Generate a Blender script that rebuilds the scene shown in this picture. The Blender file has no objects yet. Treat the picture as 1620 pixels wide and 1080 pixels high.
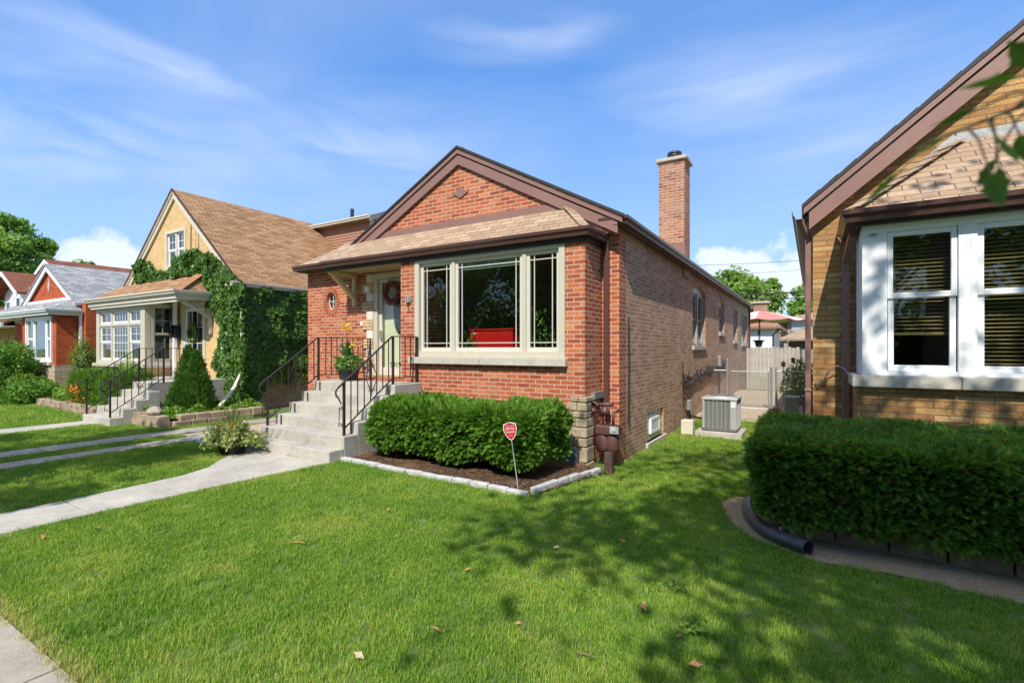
import bpy, math, random
import numpy as np
from mathutils import Vector
rnd = random.Random(7); NR = np.random.default_rng(7)
S = bpy.context.scene; COL = S.collection
PI = math.pi
# ---------------------------------------------------------------- camera
F_PX, YAW, EYE, HOR = 785.0, 0.545, 1.55, 551.0
cd = bpy.data.cameras.new('camera'); cam = bpy.data.objects.new('camera', cd); COL.objects.link(cam)
cam.location = (0, 0, EYE); cam.rotation_euler = (PI/2, 0, YAW)
cd.sensor_width = 36; cd.lens = F_PX/1620*36; cd.shift_y = (HOR-540)/1620
cd.clip_start = .05; cd.clip_end = 3000
cd.dof.use_dof = True; cd.dof.focus_distance = 5.0; cd.dof.aperture_fstop = 5.0
S.camera = cam
# ---------------------------------------------------------------- sky
SUN = Vector((0.23, -1.0, 1.08)).normalized()
el = math.asin(SUN.z); az = math.atan2(SUN.x, SUN.y)
W = bpy.data.worlds.new('World'); S.world = W; W.use_nodes = True
nt = W.node_tree; nt.nodes.clear()
def N(nt, t, **k):
    n = nt.nodes.new(t)
    for a, b in k.items(): setattr(n, a, b)
    return n
def mth(nt, op, a, b=None, clamp=False):
    n = N(nt, 'ShaderNodeMath', operation=op); n.use_clamp = clamp
    for i, v in enumerate((a, b)):
        if v is None: continue
        if isinstance(v, (int, float)): n.inputs[i].default_value = v
        else: nt.links.new(v, n.inputs[i])
    return n.outputs[0]
def mixc(nt, fac, a, b, blend='MIX'):
    n = N(nt, 'ShaderNodeMix', data_type='RGBA', blend_type=blend)
    for i, v in ((0, fac), (6, a), (7, b)):
        if isinstance(v, (int, float)): n.inputs[i].default_value = v
        elif isinstance(v, tuple): n.inputs[i].default_value = (*v, 1)
        else: nt.links.new(v, n.inputs[i])
    return n.outputs[2]
def ramp(nt, fac, stops):
    n = N(nt, 'ShaderNodeValToRGB'); nt.links.new(fac, n.inputs[0]); e = n.color_ramp.elements
    while len(e) < len(stops): e.new(.5)
    for k, (p, c) in enumerate(stops):
        e[k].position = p; e[k].color = (*c, 1) if isinstance(c, tuple) else (c, c, c, 1)
    return n.outputs[0]
def noise(nt, vec, scale, detail=4, rough=.55, dist=0):
    n = N(nt, 'ShaderNodeTexNoise'); n.inputs['Scale'].default_value = scale
    n.inputs['Detail'].default_value = detail; n.inputs['Roughness'].default_value = rough
    n.inputs['Distortion'].default_value = dist
    if vec is not None: nt.links.new(vec, n.inputs['Vector'])
    return n.outputs['Fac']
sky = N(nt, 'ShaderNodeTexSky'); sky.sky_type = 'NISHITA'; sky.sun_disc = False
sky.sun_elevation = el; sky.sun_rotation = az; sky.air_density = 1.0; sky.dust_density = .35; sky.ozone_density = 3.0
tc = N(nt, 'ShaderNodeTexCoord'); gen = tc.outputs['Generated']
sp = N(nt, 'ShaderNodeSeparateXYZ'); nt.links.new(gen, sp.inputs[0])
zz = mth(nt, 'ADD', mth(nt, 'MAXIMUM', sp.outputs[2], 0.0), .12)
cb = N(nt, 'ShaderNodeCombineXYZ')
nt.links.new(mth(nt, 'DIVIDE', sp.outputs[0], zz), cb.inputs[0]); nt.links.new(mth(nt, 'DIVIDE', sp.outputs[1], zz), cb.inputs[1])
mp = N(nt, 'ShaderNodeMapping'); mp.inputs['Rotation'].default_value = (0, 0, .75); mp.inputs['Scale'].default_value = (.45, 1.5, 1)
mp.inputs['Location'].default_value = (3.3, 1.2, 0)
nt.links.new(cb.outputs[0], mp.inputs[0])
w1 = noise(nt, mp.outputs[0], .9, 6, .5, .6); w2 = noise(nt, cb.outputs[0], .35, 2, .5)
wisp = mth(nt, 'MULTIPLY', ramp(nt, w1, [(.44, 0.0), (.78, 1.0)]), ramp(nt, w2, [(.38, 0.0), (.62, 1.0)]))
wisp = mth(nt, 'MULTIPLY', wisp, .35)
def blob(d, r0, r1, flat):
    d = Vector(d).normalized()
    v = N(nt, 'ShaderNodeVectorMath', operation='SUBTRACT'); nt.links.new(gen, v.inputs[0]); v.inputs[1].default_value = d
    m = N(nt, 'ShaderNodeVectorMath', operation='MULTIPLY'); nt.links.new(v.outputs[0], m.inputs[0]); m.inputs[1].default_value = (1, 1, flat)
    l = N(nt, 'ShaderNodeVectorMath', operation='LENGTH'); nt.links.new(m.outputs[0], l.inputs[0])
    mr = N(nt, 'ShaderNodeMapRange'); nt.links.new(l.outputs['Value'], mr.inputs[0])
    mr.inputs[1].default_value = r1; mr.inputs[2].default_value = r0; mr.inputs[3].default_value = 0; mr.inputs[4].default_value = 1
    return mr.outputs[0]
cum = None
for a in [((-1.243, .416, .165), .0, .13, 1.6), ((-1.16, .46, .15), .0, .10, 1.5), ((-.115, 1.11, .13), .02, .16, 1.5), ((.02, 1.16, .14), .02, .17, 1.4), ((-.3,1.0,.09),0,.14,2.2)]:
    b = blob(*a); cum = b if cum is None else mth(nt, 'MAXIMUM', cum, b)
cn = noise(nt, gen, 16, 7, .6)
cf = mth(nt, 'ADD', cum, mth(nt, 'MULTIPLY', mth(nt, 'SUBTRACT', cn, .5), 1.5))
cf = mth(nt, 'MULTIPLY', mth(nt, 'MULTIPLY', ramp(nt, cf, [(.38, 0.0), (.62, 1.0)]), .85), ramp(nt, cum, [(0.0, 0.0), (.12, 1.0)]))
wb = None
for a in [((-1.106, .498, .56), .0, .30, 3.2), ((-.09, 1.11, .52), .0, .38, 3.0), ((-.507, .862, .62), .0, .22, 5.0), ((-1.25, .42, .42), 0, .35, 2.6), ((.15, 1.2, .35), 0, .30, 2.5), ((-.75,.7,.40), 0, .42, 3.5)]:
    b = blob(*a); wb = b if wb is None else mth(nt, 'MAXIMUM', wb, b)
mp2 = N(nt, 'ShaderNodeMapping'); mp2.inputs['Rotation'].default_value = (0, .12, .5); mp2.inputs['Scale'].default_value = (1.0, 2.2, 6.5); nt.links.new(gen, mp2.inputs[0])
w3_ = noise(nt, mp2.outputs[0], 2.3, 6, .52, .5)
wb = mth(nt, 'MULTIPLY', wb, mth(nt, 'MULTIPLY', ramp(nt, w3_, [(.36, 0.0), (.72, 1.0)]), .50))
fac = mth(nt, 'MAXIMUM', mth(nt, 'MAXIMUM', wisp, wb), cf)
# soft whitening of the air near the horizon is set by the gradient below
skc = mixc(nt, 1.0, sky.outputs[0], (1.0, 1.0, 1.0), 'MULTIPLY')
hs = N(nt, 'ShaderNodeHueSaturation'); hs.inputs['Saturation'].default_value = 1.12; hs.inputs['Value'].default_value = 1.0
nt.links.new(skc, hs.inputs['Color'])
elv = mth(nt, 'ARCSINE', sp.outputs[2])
grad = ramp(nt, mth(nt, 'DIVIDE', elv, 1.5708, True), [(0.0, (2.5, 3.5, 5.3)), (.12, (1.75, 2.85, 5.0)), (.32, (.58, 1.58, 3.9)), (.42, (.9, 1.7, 3.7)), (.6, (2.9, 3.2, 3.9)), (1.0, (3.4, 3.6, 4.0))])  # bright upper stops, above the view, are added fill light for shaded areas
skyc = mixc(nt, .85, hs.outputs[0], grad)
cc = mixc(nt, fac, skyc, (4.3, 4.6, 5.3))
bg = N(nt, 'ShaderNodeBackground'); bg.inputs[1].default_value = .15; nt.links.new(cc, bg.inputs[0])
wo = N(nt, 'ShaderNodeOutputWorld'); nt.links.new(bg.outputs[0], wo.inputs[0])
# ---------------------------------------------------------------- sun
sl = bpy.data.lights.new('sun', 'SUN'); so = bpy.data.objects.new('sun', sl); COL.objects.link(so)
sl.energy = 3.6; sl.angle = math.radians(.5); sl.color = (1, .93, .82)
so.rotation_euler = SUN.to_track_quat('Z', 'Y').to_euler(); so.location = (0, -20, 30)
S.view_settings.view_transform = 'Standard'; S.view_settings.look = 'None'
S.view_settings.exposure = .62; S.view_settings.gamma = 1
try:
    S.cycles.use_denoising = True; S.cycles.max_bounces = 8; S.cycles.transparent_max_bounces = 24; S.cycles.glossy_bounces = 3
except Exception: pass

# ================================================================ helpers
def at(x, y, Y):
    "point on the plane Y=const seen at photo pixel (x,y)"
    s, c = math.sin(YAW), math.cos(YAW); u = (x-810)/F_PX; Z = Y/(c+s*u)
    return Vector((Z*(-s+c*u), Y, EYE+(HOR-y)*Z/F_PX))
def gz(x, y):
    "ground height"
    def sm(a, b, v):
        t = min(1, max(0, (v-a)/(b-a))); return t*t*(3-2*t)
    return -.1 - .14*sm(4.6, 7.6, y)*sm(-3.1, -2.4, x)*(1-sm(-.2, .3, x)*(1-sm(9, 11, y)))
class MB:
    def __init__(s): s.v = []; s.f = []
    def add(s, vs, fs):
        o = len(s.v); s.v += [tuple(p) for p in vs]; s.f += [tuple(i+o for i in f) for f in fs]; return s
    def box(s, x0, x1, y0, y1, z0, z1):
        return s.add([(x0,y0,z0),(x1,y0,z0),(x1,y1,z0),(x0,y1,z0),(x0,y0,z1),(x1,y0,z1),(x1,y1,z1),(x0,y1,z1)],
                     [(0,3,2,1),(4,5,6,7),(0,1,5,4),(1,2,6,5),(2,3,7,6),(3,0,4,7)])
    def obox(s, c, dx, dy, dz, hx, hy, hz):
        "oriented box: centre, unit axes, half sizes"
        c, dx, dy, dz = Vector(c), Vector(dx), Vector(dy), Vector(dz); vs = []
        for k in (-1, 1):
            for a, b in ((-1,-1),(1,-1),(1,1),(-1,1)): vs.append(c+dx*hx*a+dy*hy*b+dz*hz*k)
        return s.add(vs, [(0,3,2,1),(4,5,6,7),(0,1,5,4),(1,2,6,5),(2,3,7,6),(3,0,4,7)])
    def beam(s, a, b, w, h, up=(0,0,1)):
        a, b = Vector(a), Vector(b); d = (b-a); L = d.length; d /= L
        u = Vector(up); r = d.cross(u)
        if r.length < 1e-4: r = Vector((1,0,0))
        r.normalize(); u = r.cross(d)
        return s.obox((a+b)/2, d, r, u, L/2, w/2, h/2)
    def prism(s, poly, d):
        "closed polygon of 3-D points extruded by vector d"
        d = Vector(d); n = len(poly); vs = [Vector(p) for p in poly]; vs += [p+d for p in vs]
        return s.add(vs, [tuple(range(n))[::-1], tuple(range(n, 2*n))]+[(i, (i+1)%n, (i+1)%n+n, i+n) for i in range(n)])
    def tube(s, pts, r, n=8, cap=True):
        pts = [Vector(p) for p in pts]; rs = r if isinstance(r, (list, tuple)) else [r]*len(pts)
        base = len(s.v); up = Vector((0,0,1)); prev = None
        for i, p in enumerate(pts):
            d = (pts[min(i+1, len(pts)-1)]-pts[max(i-1, 0)])
            if d.length < 1e-9: d = Vector((0,0,1))
            d.normalize()
            if prev is None:
                a = d.cross(up)
                if a.length < .05: a = d.cross(Vector((1,0,0)))
            else: a = prev-d*prev.dot(d)
            a.normalize(); prev = a; b = d.cross(a)
            for k in range(n):
                t = 2*PI*k/n; s.v.append(tuple(p+(a*math.cos(t)+b*math.sin(t))*rs[i]))
        for i in range(len(pts)-1):
            for k in range(n):
                o = base+i*n; s.f.append((o+k, o+(k+1)%n, o+n+(k+1)%n, o+n+k))
        if cap:
            s.f.append(tuple(base+k for k in range(n))[::-1]); e = base+(len(pts)-1)*n; s.f.append(tuple(e+k for k in range(n)))
        return s
    def lathe(s, c, prof, n=24, sx=1, sy=1):
        base = len(s.v)
        for r, z in prof:
            for k in range(n):
                t = 2*PI*k/n; s.v.append((c[0]+r*sx*math.cos(t), c[1]+r*sy*math.sin(t), c[2]+z))
        for i in range(len(prof)-1):
            for k in range(n):
                o = base+i*n; s.f.append((o+k, o+(k+1)%n, o+n+(k+1)%n, o+n+k))
        return s
    def build(s, name, m, parent=None, smooth=False, bevel=0, seg=2):
        return mesh(name, s.v, s.f, m, parent, smooth, bevel, seg)
def mesh(name, v, f, m, parent=None, smooth=False, bevel=0, seg=2):
    me = bpy.data.meshes.new(name)
    off = world_loc(parent) if parent else Vector()
    me.from_pydata([(p[0]-off.x, p[1]-off.y, p[2]-off.z) for p in v], [], f)
    me.validate(); me.update()
    if m: me.materials.append(m)
    if smooth: me.polygons.foreach_set('use_smooth', [True]*len(me.polygons))
    o = bpy.data.objects.new(name, me); COL.objects.link(o)
    if parent: o.parent = parent
    if bevel:
        b = o.modifiers.new('bevel', 'BEVEL'); b.width = bevel; b.segments = seg; b.limit_method = 'ANGLE'; b.angle_limit = .6
    return o
def npmesh(name, V, nq, m, parent=None):
    "V: (n*nq,3) array of n polygons with nq corners"
    off = world_loc(parent) if parent else Vector()
    V = V-np.array(off); n = len(V)//nq
    me = bpy.data.meshes.new(name); me.vertices.add(len(V)); me.vertices.foreach_set('co', V.astype(np.float32).ravel())
    me.loops.add(len(V)); me.loops.foreach_set('vertex_index', np.arange(len(V), dtype=np.int32))
    me.polygons.add(n); me.polygons.foreach_set('loop_start', np.arange(0, len(V), nq, dtype=np.int32))
    me.update(calc_edges=True); me.materials.append(m)
    o = bpy.data.objects.new(name, me); COL.objects.link(o)
    if parent: o.parent = parent
    return o
def idmesh(name, V, Fq, m, parent=None):
    off = world_loc(parent) if parent else Vector()
    V = V-np.array(off); me = bpy.data.meshes.new(name); me.vertices.add(len(V)); me.vertices.foreach_set('co', V.astype(np.float32).ravel())
    k = Fq.shape[1]; me.loops.add(Fq.size); me.loops.foreach_set('vertex_index', Fq.astype(np.int32).ravel())
    me.polygons.add(len(Fq)); me.polygons.foreach_set('loop_start', np.arange(0, Fq.size, k, dtype=np.int32))
    me.update(calc_edges=True); me.materials.append(m)
    o = bpy.data.objects.new(name, me); COL.objects.link(o)
    if parent: o.parent = parent
    return o
def world_loc(o):
    p = Vector(o.location)
    while o.parent: o = o.parent; p += Vector(o.location)
    return p
def tag(o, label=None, cat=None, group=None, kind=None):
    if label: o['label'] = label
    if cat: o['category'] = cat
    if group: o['group'] = group
    if kind: o['kind'] = kind
    return o
def thing(name, label, cat, loc, group=None):
    o = bpy.data.objects.new(name, None); COL.objects.link(o); o.location = loc; o.empty_display_size = .2
    return tag(o, label, cat, group)
def copy_tree(o, parent=None, loc=None, rz=None, scale=None):
    c = o.copy(); COL.objects.link(c); c.parent = parent
    if loc is not None: c.location = loc
    if rz is not None: c.rotation_euler = (0, 0, rz)
    if scale is not None: c.scale = scale
    for ch in list(o.children): copy_tree(ch, c)
    return c

# ================================================================ materials
MATS = {}
def newmat(name):
    m = bpy.data.materials.new(name); m.use_nodes = True; nt = m.node_tree
    b = nt.nodes['Principled BSDF']; return m, nt, b
def pos(nt): return N(nt, 'ShaderNodeNewGeometry').outputs['Position']
def plain(name, col, rough=.6, metal=0, var=.12, scale=3, bump=0, bscale=60, spec=.5):
    if name in MATS: return MATS[name]
    m, nt, b = newmat(name); p = pos(nt)
    f = noise(nt, p, scale, 5, .6); f2 = noise(nt, p, scale*9, 3)
    f = mth(nt, 'ADD', mth(nt, 'MULTIPLY', f, .65), mth(nt, 'MULTIPLY', f2, .35))
    lo = tuple(c*(1-var*1.6) for c in col); hi = tuple(min(1, c*(1+var*1.2)) for c in col)
    nt.links.new(ramp(nt, f, [(.3, lo), (.7, hi)]), b.inputs['Base Color'])
    b.inputs['Roughness'].default_value = rough; b.inputs['Metallic'].default_value = metal
    b.inputs['Specular IOR Level'].default_value = spec
    if bump:
        bn = N(nt, 'ShaderNodeBump'); bn.inputs['Strength'].default_value = bump; bn.inputs['Distance'].default_value = .01
        nt.links.new(noise(nt, p, bscale, 4), bn.inputs['Height']); nt.links.new(bn.outputs[0], b.inputs['Normal'])
    MATS[name] = m; return m
def facevec(nt, zk=1.0, yz=True):
    "(X or Y, Z) wall coordinates picked by the face's direction"
    g = N(nt, 'ShaderNodeNewGeometry'); sp = N(nt, 'ShaderNodeSeparateXYZ'); nt.links.new(g.outputs['Position'], sp.inputs[0])
    sn = N(nt, 'ShaderNodeSeparateXYZ'); nt.links.new(g.outputs['True Normal'], sn.inputs[0])
    ax = mth(nt, 'ABSOLUTE', sn.outputs[0]); ay = mth(nt, 'ABSOLUTE', sn.outputs[1])
    k = mth(nt, 'GREATER_THAN', ax, ay)
    u = mth(nt, 'ADD', mth(nt, 'MULTIPLY', sp.outputs[1], k), mth(nt, 'MULTIPLY', sp.outputs[0], mth(nt, 'SUBTRACT', 1.0, k)))
    c = N(nt, 'ShaderNodeCombineXYZ'); nt.links.new(u, c.inputs[0]); nt.links.new(mth(nt, 'MULTIPLY', sp.outputs[2], zk), c.inputs[1])
    return c.outputs[0], g.outputs['Position']
def bricks(name, cols, mortar, bw=.213, rh=.0677, ms=.011, dirt=.25, bump=.7, rough=.85, smooth=.1, zk=1.0, dirtcol=(.10,.07,.05), rugged=.5, offz=0):
    if name in MATS: return MATS[name]
    m, nt, b = newmat(name); v, p = facevec(nt, zk)
    # tiny wobble so that joints are not ruler-straight
    nz = N(nt, 'ShaderNodeTexNoise'); nz.inputs['Scale'].default_value = 9; nt.links.new(p, nz.inputs['Vector'])
    wv = N(nt, 'ShaderNodeVectorMath', operation='MULTIPLY_ADD'); nt.links.new(nz.outputs['Color'], wv.inputs[0])
    wv.inputs[1].default_value = (.008, .005, 0); nt.links.new(v, wv.inputs[2]); v = wv.outputs[0]
    t = N(nt, 'ShaderNodeTexBrick'); nt.links.new(v, t.inputs['Vector']); t.offset = .5; t.squash = 1
    t.inputs['Color1'].default_value = (0,0,0,1); t.inputs['Color2'].default_value = (1,1,1,1); t.inputs['Mortar'].default_value = (.5,.5,.5,1)
    t.inputs['Scale'].default_value = 1; t.inputs['Mortar Size'].default_value = ms; t.inputs['Mortar Smooth'].default_value = smooth
    t.inputs['Brick Width'].default_value = bw; t.inputs['Row Height'].default_value = rh; t.inputs['Bias'].default_value = 0
    n = len(cols); br = ramp(nt, t.outputs['Color'], [((i+.5)/n, c) for i, c in enumerate(cols)])
    f1 = noise(nt, p, 55, 4, .65); br = mixc(nt, 1.0, br, ramp(nt, f1, [(.25, .62), (.75, 1.25)]), 'MULTIPLY')
    f2 = noise(nt, p, 1.6, 5, .65); br = mixc(nt, mth(nt, 'MULTIPLY', ramp(nt, f2, [(.48, 0.0), (.72, 1.0)]), dirt), br, dirtcol)
    mo = mixc(nt, ramp(nt, f2, [(.4, 0.0), (.75, .5)]), mortar, tuple(c*.55 for c in mortar))
    nt.links.new(mixc(nt, t.outputs['Fac'], br, mo), b.inputs['Base Color']); b.inputs['Roughness'].default_value = rough
    h = mth(nt, 'ADD', mth(nt, 'MULTIPLY', mth(nt, 'SUBTRACT', 1.0, t.outputs['Fac']), 1.0), mth(nt, 'MULTIPLY', f1, rugged))
    h = mth(nt, 'ADD', h, mth(nt, 'MULTIPLY', t.outputs['Color'], .25))
    bn = N(nt, 'ShaderNodeBump'); bn.inputs['Strength'].default_value = bump; bn.inputs['Distance'].default_value = .012
    nt.links.new(h, bn.inputs['Height']); nt.links.new(bn.outputs[0], b.inputs['Normal'])
    b.inputs['Specular IOR Level'].default_value = .25
    MATS[name] = m; return m
def leafmat(name, c1, c2, c3=None, trans=.35, clump=2.5, rough=.5, spot=0):
    if name in MATS: return MATS[name]
    m, nt, b = newmat(name); g = N(nt, 'ShaderNodeNewGeometry')
    f = noise(nt, g.outputs['Position'], clump, 3); r = g.outputs['Random Per Island']
    x = mth(nt, 'ADD', mth(nt, 'MULTIPLY', f, .5), mth(nt, 'MULTIPLY', r, .5))
    col = ramp(nt, x, [(.28, c1), (.72, c2)])
    if c3: col = mixc(nt, ramp(nt, r, [(1-spot-.001, 0.0), (1-spot, 1.0)]), col, c3)
    nt.links.new(col, b.inputs['Base Color']); b.inputs['Roughness'].default_value = rough; b.inputs['Specular IOR Level'].default_value = .35
    t = N(nt, 'ShaderNodeBsdfTranslucent'); nt.links.new(mixc(nt, 1.0, col, (1.15, 1.3, .5), 'MULTIPLY'), t.inputs[0])
    mx = N(nt, 'ShaderNodeMixShader'); mx.inputs[0].default_value = trans
    nt.links.new(b.outputs[0], mx.inputs[1]); nt.links.new(t.outputs[0], mx.inputs[2])
    nt.links.new(mx.outputs[0], nt.nodes['Material Output'].inputs[0]); MATS[name] = m; return m
def glassmat(name, tint=(.9,.95,.93), refl=1.0, ior=1.5, base=0):
    if name in MATS: return MATS[name]
    m, nt, b = newmat(name); nt.nodes.remove(b)
    t = N(nt, 'ShaderNodeBsdfTransparent'); t.inputs[0].default_value = (*tint, 1)
    g = N(nt, 'ShaderNodeBsdfGlossy'); g.inputs['Roughness'].default_value = .012; g.inputs[0].default_value = (1,1,1,1)
    bn = N(nt, 'ShaderNodeBump'); bn.inputs['Strength'].default_value = .06; bn.inputs['Distance'].default_value = .02
    nt.links.new(noise(nt, pos(nt), 2.2, 1), bn.inputs['Height']); nt.links.new(bn.outputs[0], g.inputs['Normal'])
    fr = N(nt, 'ShaderNodeLayerWeight'); fr.inputs[0].default_value = .5
    fr5 = mth(nt, 'POWER', fr.outputs['Facing'], 4.0)
    fac = mth(nt, 'ADD', mth(nt, 'MULTIPLY', fr5, .9), .05*refl+base, clamp=True)
    mx = N(nt, 'ShaderNodeMixShader'); nt.links.new(fac, mx.inputs[0]); nt.links.new(t.outputs[0], mx.inputs[1]); nt.links.new(g.outputs[0], mx.inputs[2])
    nt.links.new(mx.outputs[0], nt.nodes['Material Output'].inputs[0]); MATS[name] = m; return m

M_RED = bricks('red face brick', [(.42,.100,.042),(.51,.135,.055),(.59,.180,.075),(.30,.075,.045),(.46,.115,.047),(.60,.24,.12),(.37,.085,.042)], (.60,.42,.31), ms=.0075, dirt=.22, rugged=.6)
M_COMMON = bricks('common side brick', [(.45,.23,.145),(.57,.34,.215),(.64,.41,.27),(.50,.28,.17),(.62,.45,.33),(.36,.20,.135),(.55,.27,.16)], (.64,.53,.42), bw=.208, ms=.0085, dirt=.22, bump=1.0, rugged=1.1)
M_TAN = bricks('tan face brick', [(.42,.21,.075),(.58,.32,.115),(.66,.40,.165),(.50,.25,.085),(.70,.45,.20),(.40,.25,.11),(.52,.24,.10)], (.29,.20,.11), bw=.30, ms=.0065, dirt=.3, bump=.9, rugged=1.3, dirtcol=(.12,.075,.04))
M_YEL = bricks('pale yellow brick', [(.66,.43,.19),(.72,.49,.22),(.76,.53,.26),(.68,.46,.22)], (.64,.46,.25), bw=.213, ms=.0055, dirt=.06, bump=.4, rugged=.3)
M_ORANGE = bricks('orange red brick', [(.42,.07,.02),(.52,.10,.03),(.58,.13,.04),(.46,.08,.025)], (.36,.13,.07), ms=.006, dirt=.12)
M_CHIM = bricks('weathered chimney brick', [(.40,.16,.08),(.46,.21,.11),(.42,.16,.08),(.52,.28,.16),(.28,.11,.07)], (.60,.48,.38), ms=.008, dirt=.38, bump=1, rugged=1.2, dirtcol=(.62,.52,.44))
M_STONE = bricks('ledge stone', [(.62,.50,.34),(.74,.64,.50),(.60,.40,.22),(.70,.62,.50),(.50,.42,.31)], (.34,.27,.19), bw=.34, rh=.085, ms=.01, dirt=.3, bump=1, rugged=1.2)
M_SH_MAIN = bricks('tan shingle', [(.36,.25,.17),(.43,.31,.21),(.50,.37,.26),(.40,.28,.19)], (.17,.12,.08), bw=.27, rh=.125, ms=.006, zk=1.6, dirt=.15, bump=.8, rugged=.5)
M_SH_YEL = bricks('brown shingle', [(.36,.20,.10),(.42,.25,.135),(.50,.31,.17),(.40,.23,.12),(.30,.16,.08)], (.15,.085,.045), bw=.31, rh=.10, ms=.008, zk=1.55, dirt=.05, bump=.8)
M_SH_GRAY = bricks('grey shingle', [(.24,.25,.26),(.34,.36,.37),(.42,.44,.45),(.30,.31,.33)], (.14,.14,.15), bw=.28, rh=.14, ms=.008, zk=2.0, dirt=.05, bump=.6)
M_SH_RED = bricks('rust shingle', [(.17,.065,.04),(.22,.085,.05),(.26,.10,.062)], (.09,.04,.03), bw=.28, rh=.14, ms=.007, zk=2.0, dirt=.1)
M_SH_ORG = bricks('orange shingle', [(.42,.20,.10),(.50,.27,.15),(.36,.17,.09)], (.2,.1,.06), bw=.28, rh=.14, ms=.007, zk=2.0, dirt=.1)
M_BROWN = plain('brown aluminium trim', (.27,.150,.125), .38, 0, .08, 2)
M_DKBROWN = plain('dark brown gutter', (.10,.048,.042), .32, 0, .12, 2)
M_EDGE = plain('dark roof edge', (.035,.03,.032), .7)
M_CREAM = plain('cream paint', (.55,.51,.41), .45, 0, .04, 2)
M_SASH = plain('ivory vinyl', (.62,.60,.53), .35, 0, .02, 2)
M_WHITE = plain('white vinyl', (.84,.86,.88), .35, 0, .02, 2)
M_SOFFIT = plain('buff soffit', (.60,.52,.30), .55, 0, .05, 3)
M_CONC = plain('concrete', (.46,.435,.385), .85, 0, .20, 1.9, .5, 110)
M_CONC2 = plain('pavement concrete', (.38,.34,.285), .9, 0, .2, 2.2, .6, 120)
M_LIME = plain('limestone', (.50,.47,.40), .8, 0, .14, 5, .3, 90)
M_IRON = plain('black iron', (.045,.028,.024), .45, .2, .2, 8)
M_DARK = plain('dark interior', (.06,.055,.05), .9)
M_ROOM = plain('room wall', (.20,.19,.17), .9)
M_SIDING = plain('white siding', (.80,.81,.82), .5, 0, .03, 2)
M_BSIDING = plain('brown siding', (.36,.19,.12), .55, 0, .05, 2)
M_BEIGE = plain('beige trim', (.66,.60,.50), .5, 0, .05, 2)
M_BARK = plain('bark', (.16,.12,.09), .9, 0, .3, 6, .8, 30)
M_GLASS = glassmat('window glass', (.86,.89,.87), .9)
M_GLASSD = glassmat('dark window glass', (.66,.72,.70), 1.6, base=.0)
M_RED_P = plain('red lacquer', (.62,.012,.012), .35, 0, .05, 2)
M_BLACKPOT = plain('black plastic', (.022,.022,.024), .45, 0, .2, 10)
M_STEEL = plain('galvanised steel', (.42,.43,.44), .45, .6, .1, 8)
M_YEW = leafmat('yew needles', (.055,.145,.018), (.200,.390,.045), (.34,.18,.04), .3, 3.0, .45, .012)
M_YEW2 = leafmat('dark yew needles', (.070,.165,.030), (.230,.400,.060), (.58,.30,.08), .34, 3.0, .5, .04)
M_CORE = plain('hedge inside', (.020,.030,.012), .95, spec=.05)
M_IVY = leafmat('ivy leaf', (.035,.095,.018), (.130,.250,.040), None, .25, 1.6, .38)
M_TREE = leafmat('tree leaf', (.070,.150,.022), (.210,.330,.045), None, .4, .6, .5)
M_TREE2 = leafmat('far tree leaf', (.15,.28,.06), (.33,.48,.11), None, .35, .5, .6)
M_SHRUB = leafmat('shrub leaf', (.075,.19,.025), (.20,.38,.06), None, .35, 3, .5)
M_LIME_L = leafmat('ground cover leaf', (.10,.22,.025), (.25,.40,.06), None, .4, 4, .5)
M_VARIEG = leafmat('variegated leaf', (.16,.24,.05), (.50,.52,.20), None, .3, 12, .5)
M_SPIKE = leafmat('spike leaf', (.12,.20,.05), (.34,.40,.14), None, .3, 6, .5)
M_CANNA = leafmat('canna leaf', (.035,.12,.03), (.09,.22,.05), None, .3, 6, .4)
M_FLOW_Y = leafmat('yellow petal', (.75,.50,.03), (.85,.65,.08), None, .3)
M_FLOW_P = leafmat('pink petal', (.28,.04,.10), (.55,.16,.26), None, .2)
M_FLOW_W = leafmat('white petal', (.75,.73,.55), (.85,.83,.7), None, .3)
M_FLOW_O = leafmat('orange petal', (.65,.16,.02), (.75,.25,.05), None, .3)
M_GRASS = leafmat('grass blade', (.135,.270,.020), (.300,.445,.045), (.62,.54,.24), .40, .9, .55, .05)
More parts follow.
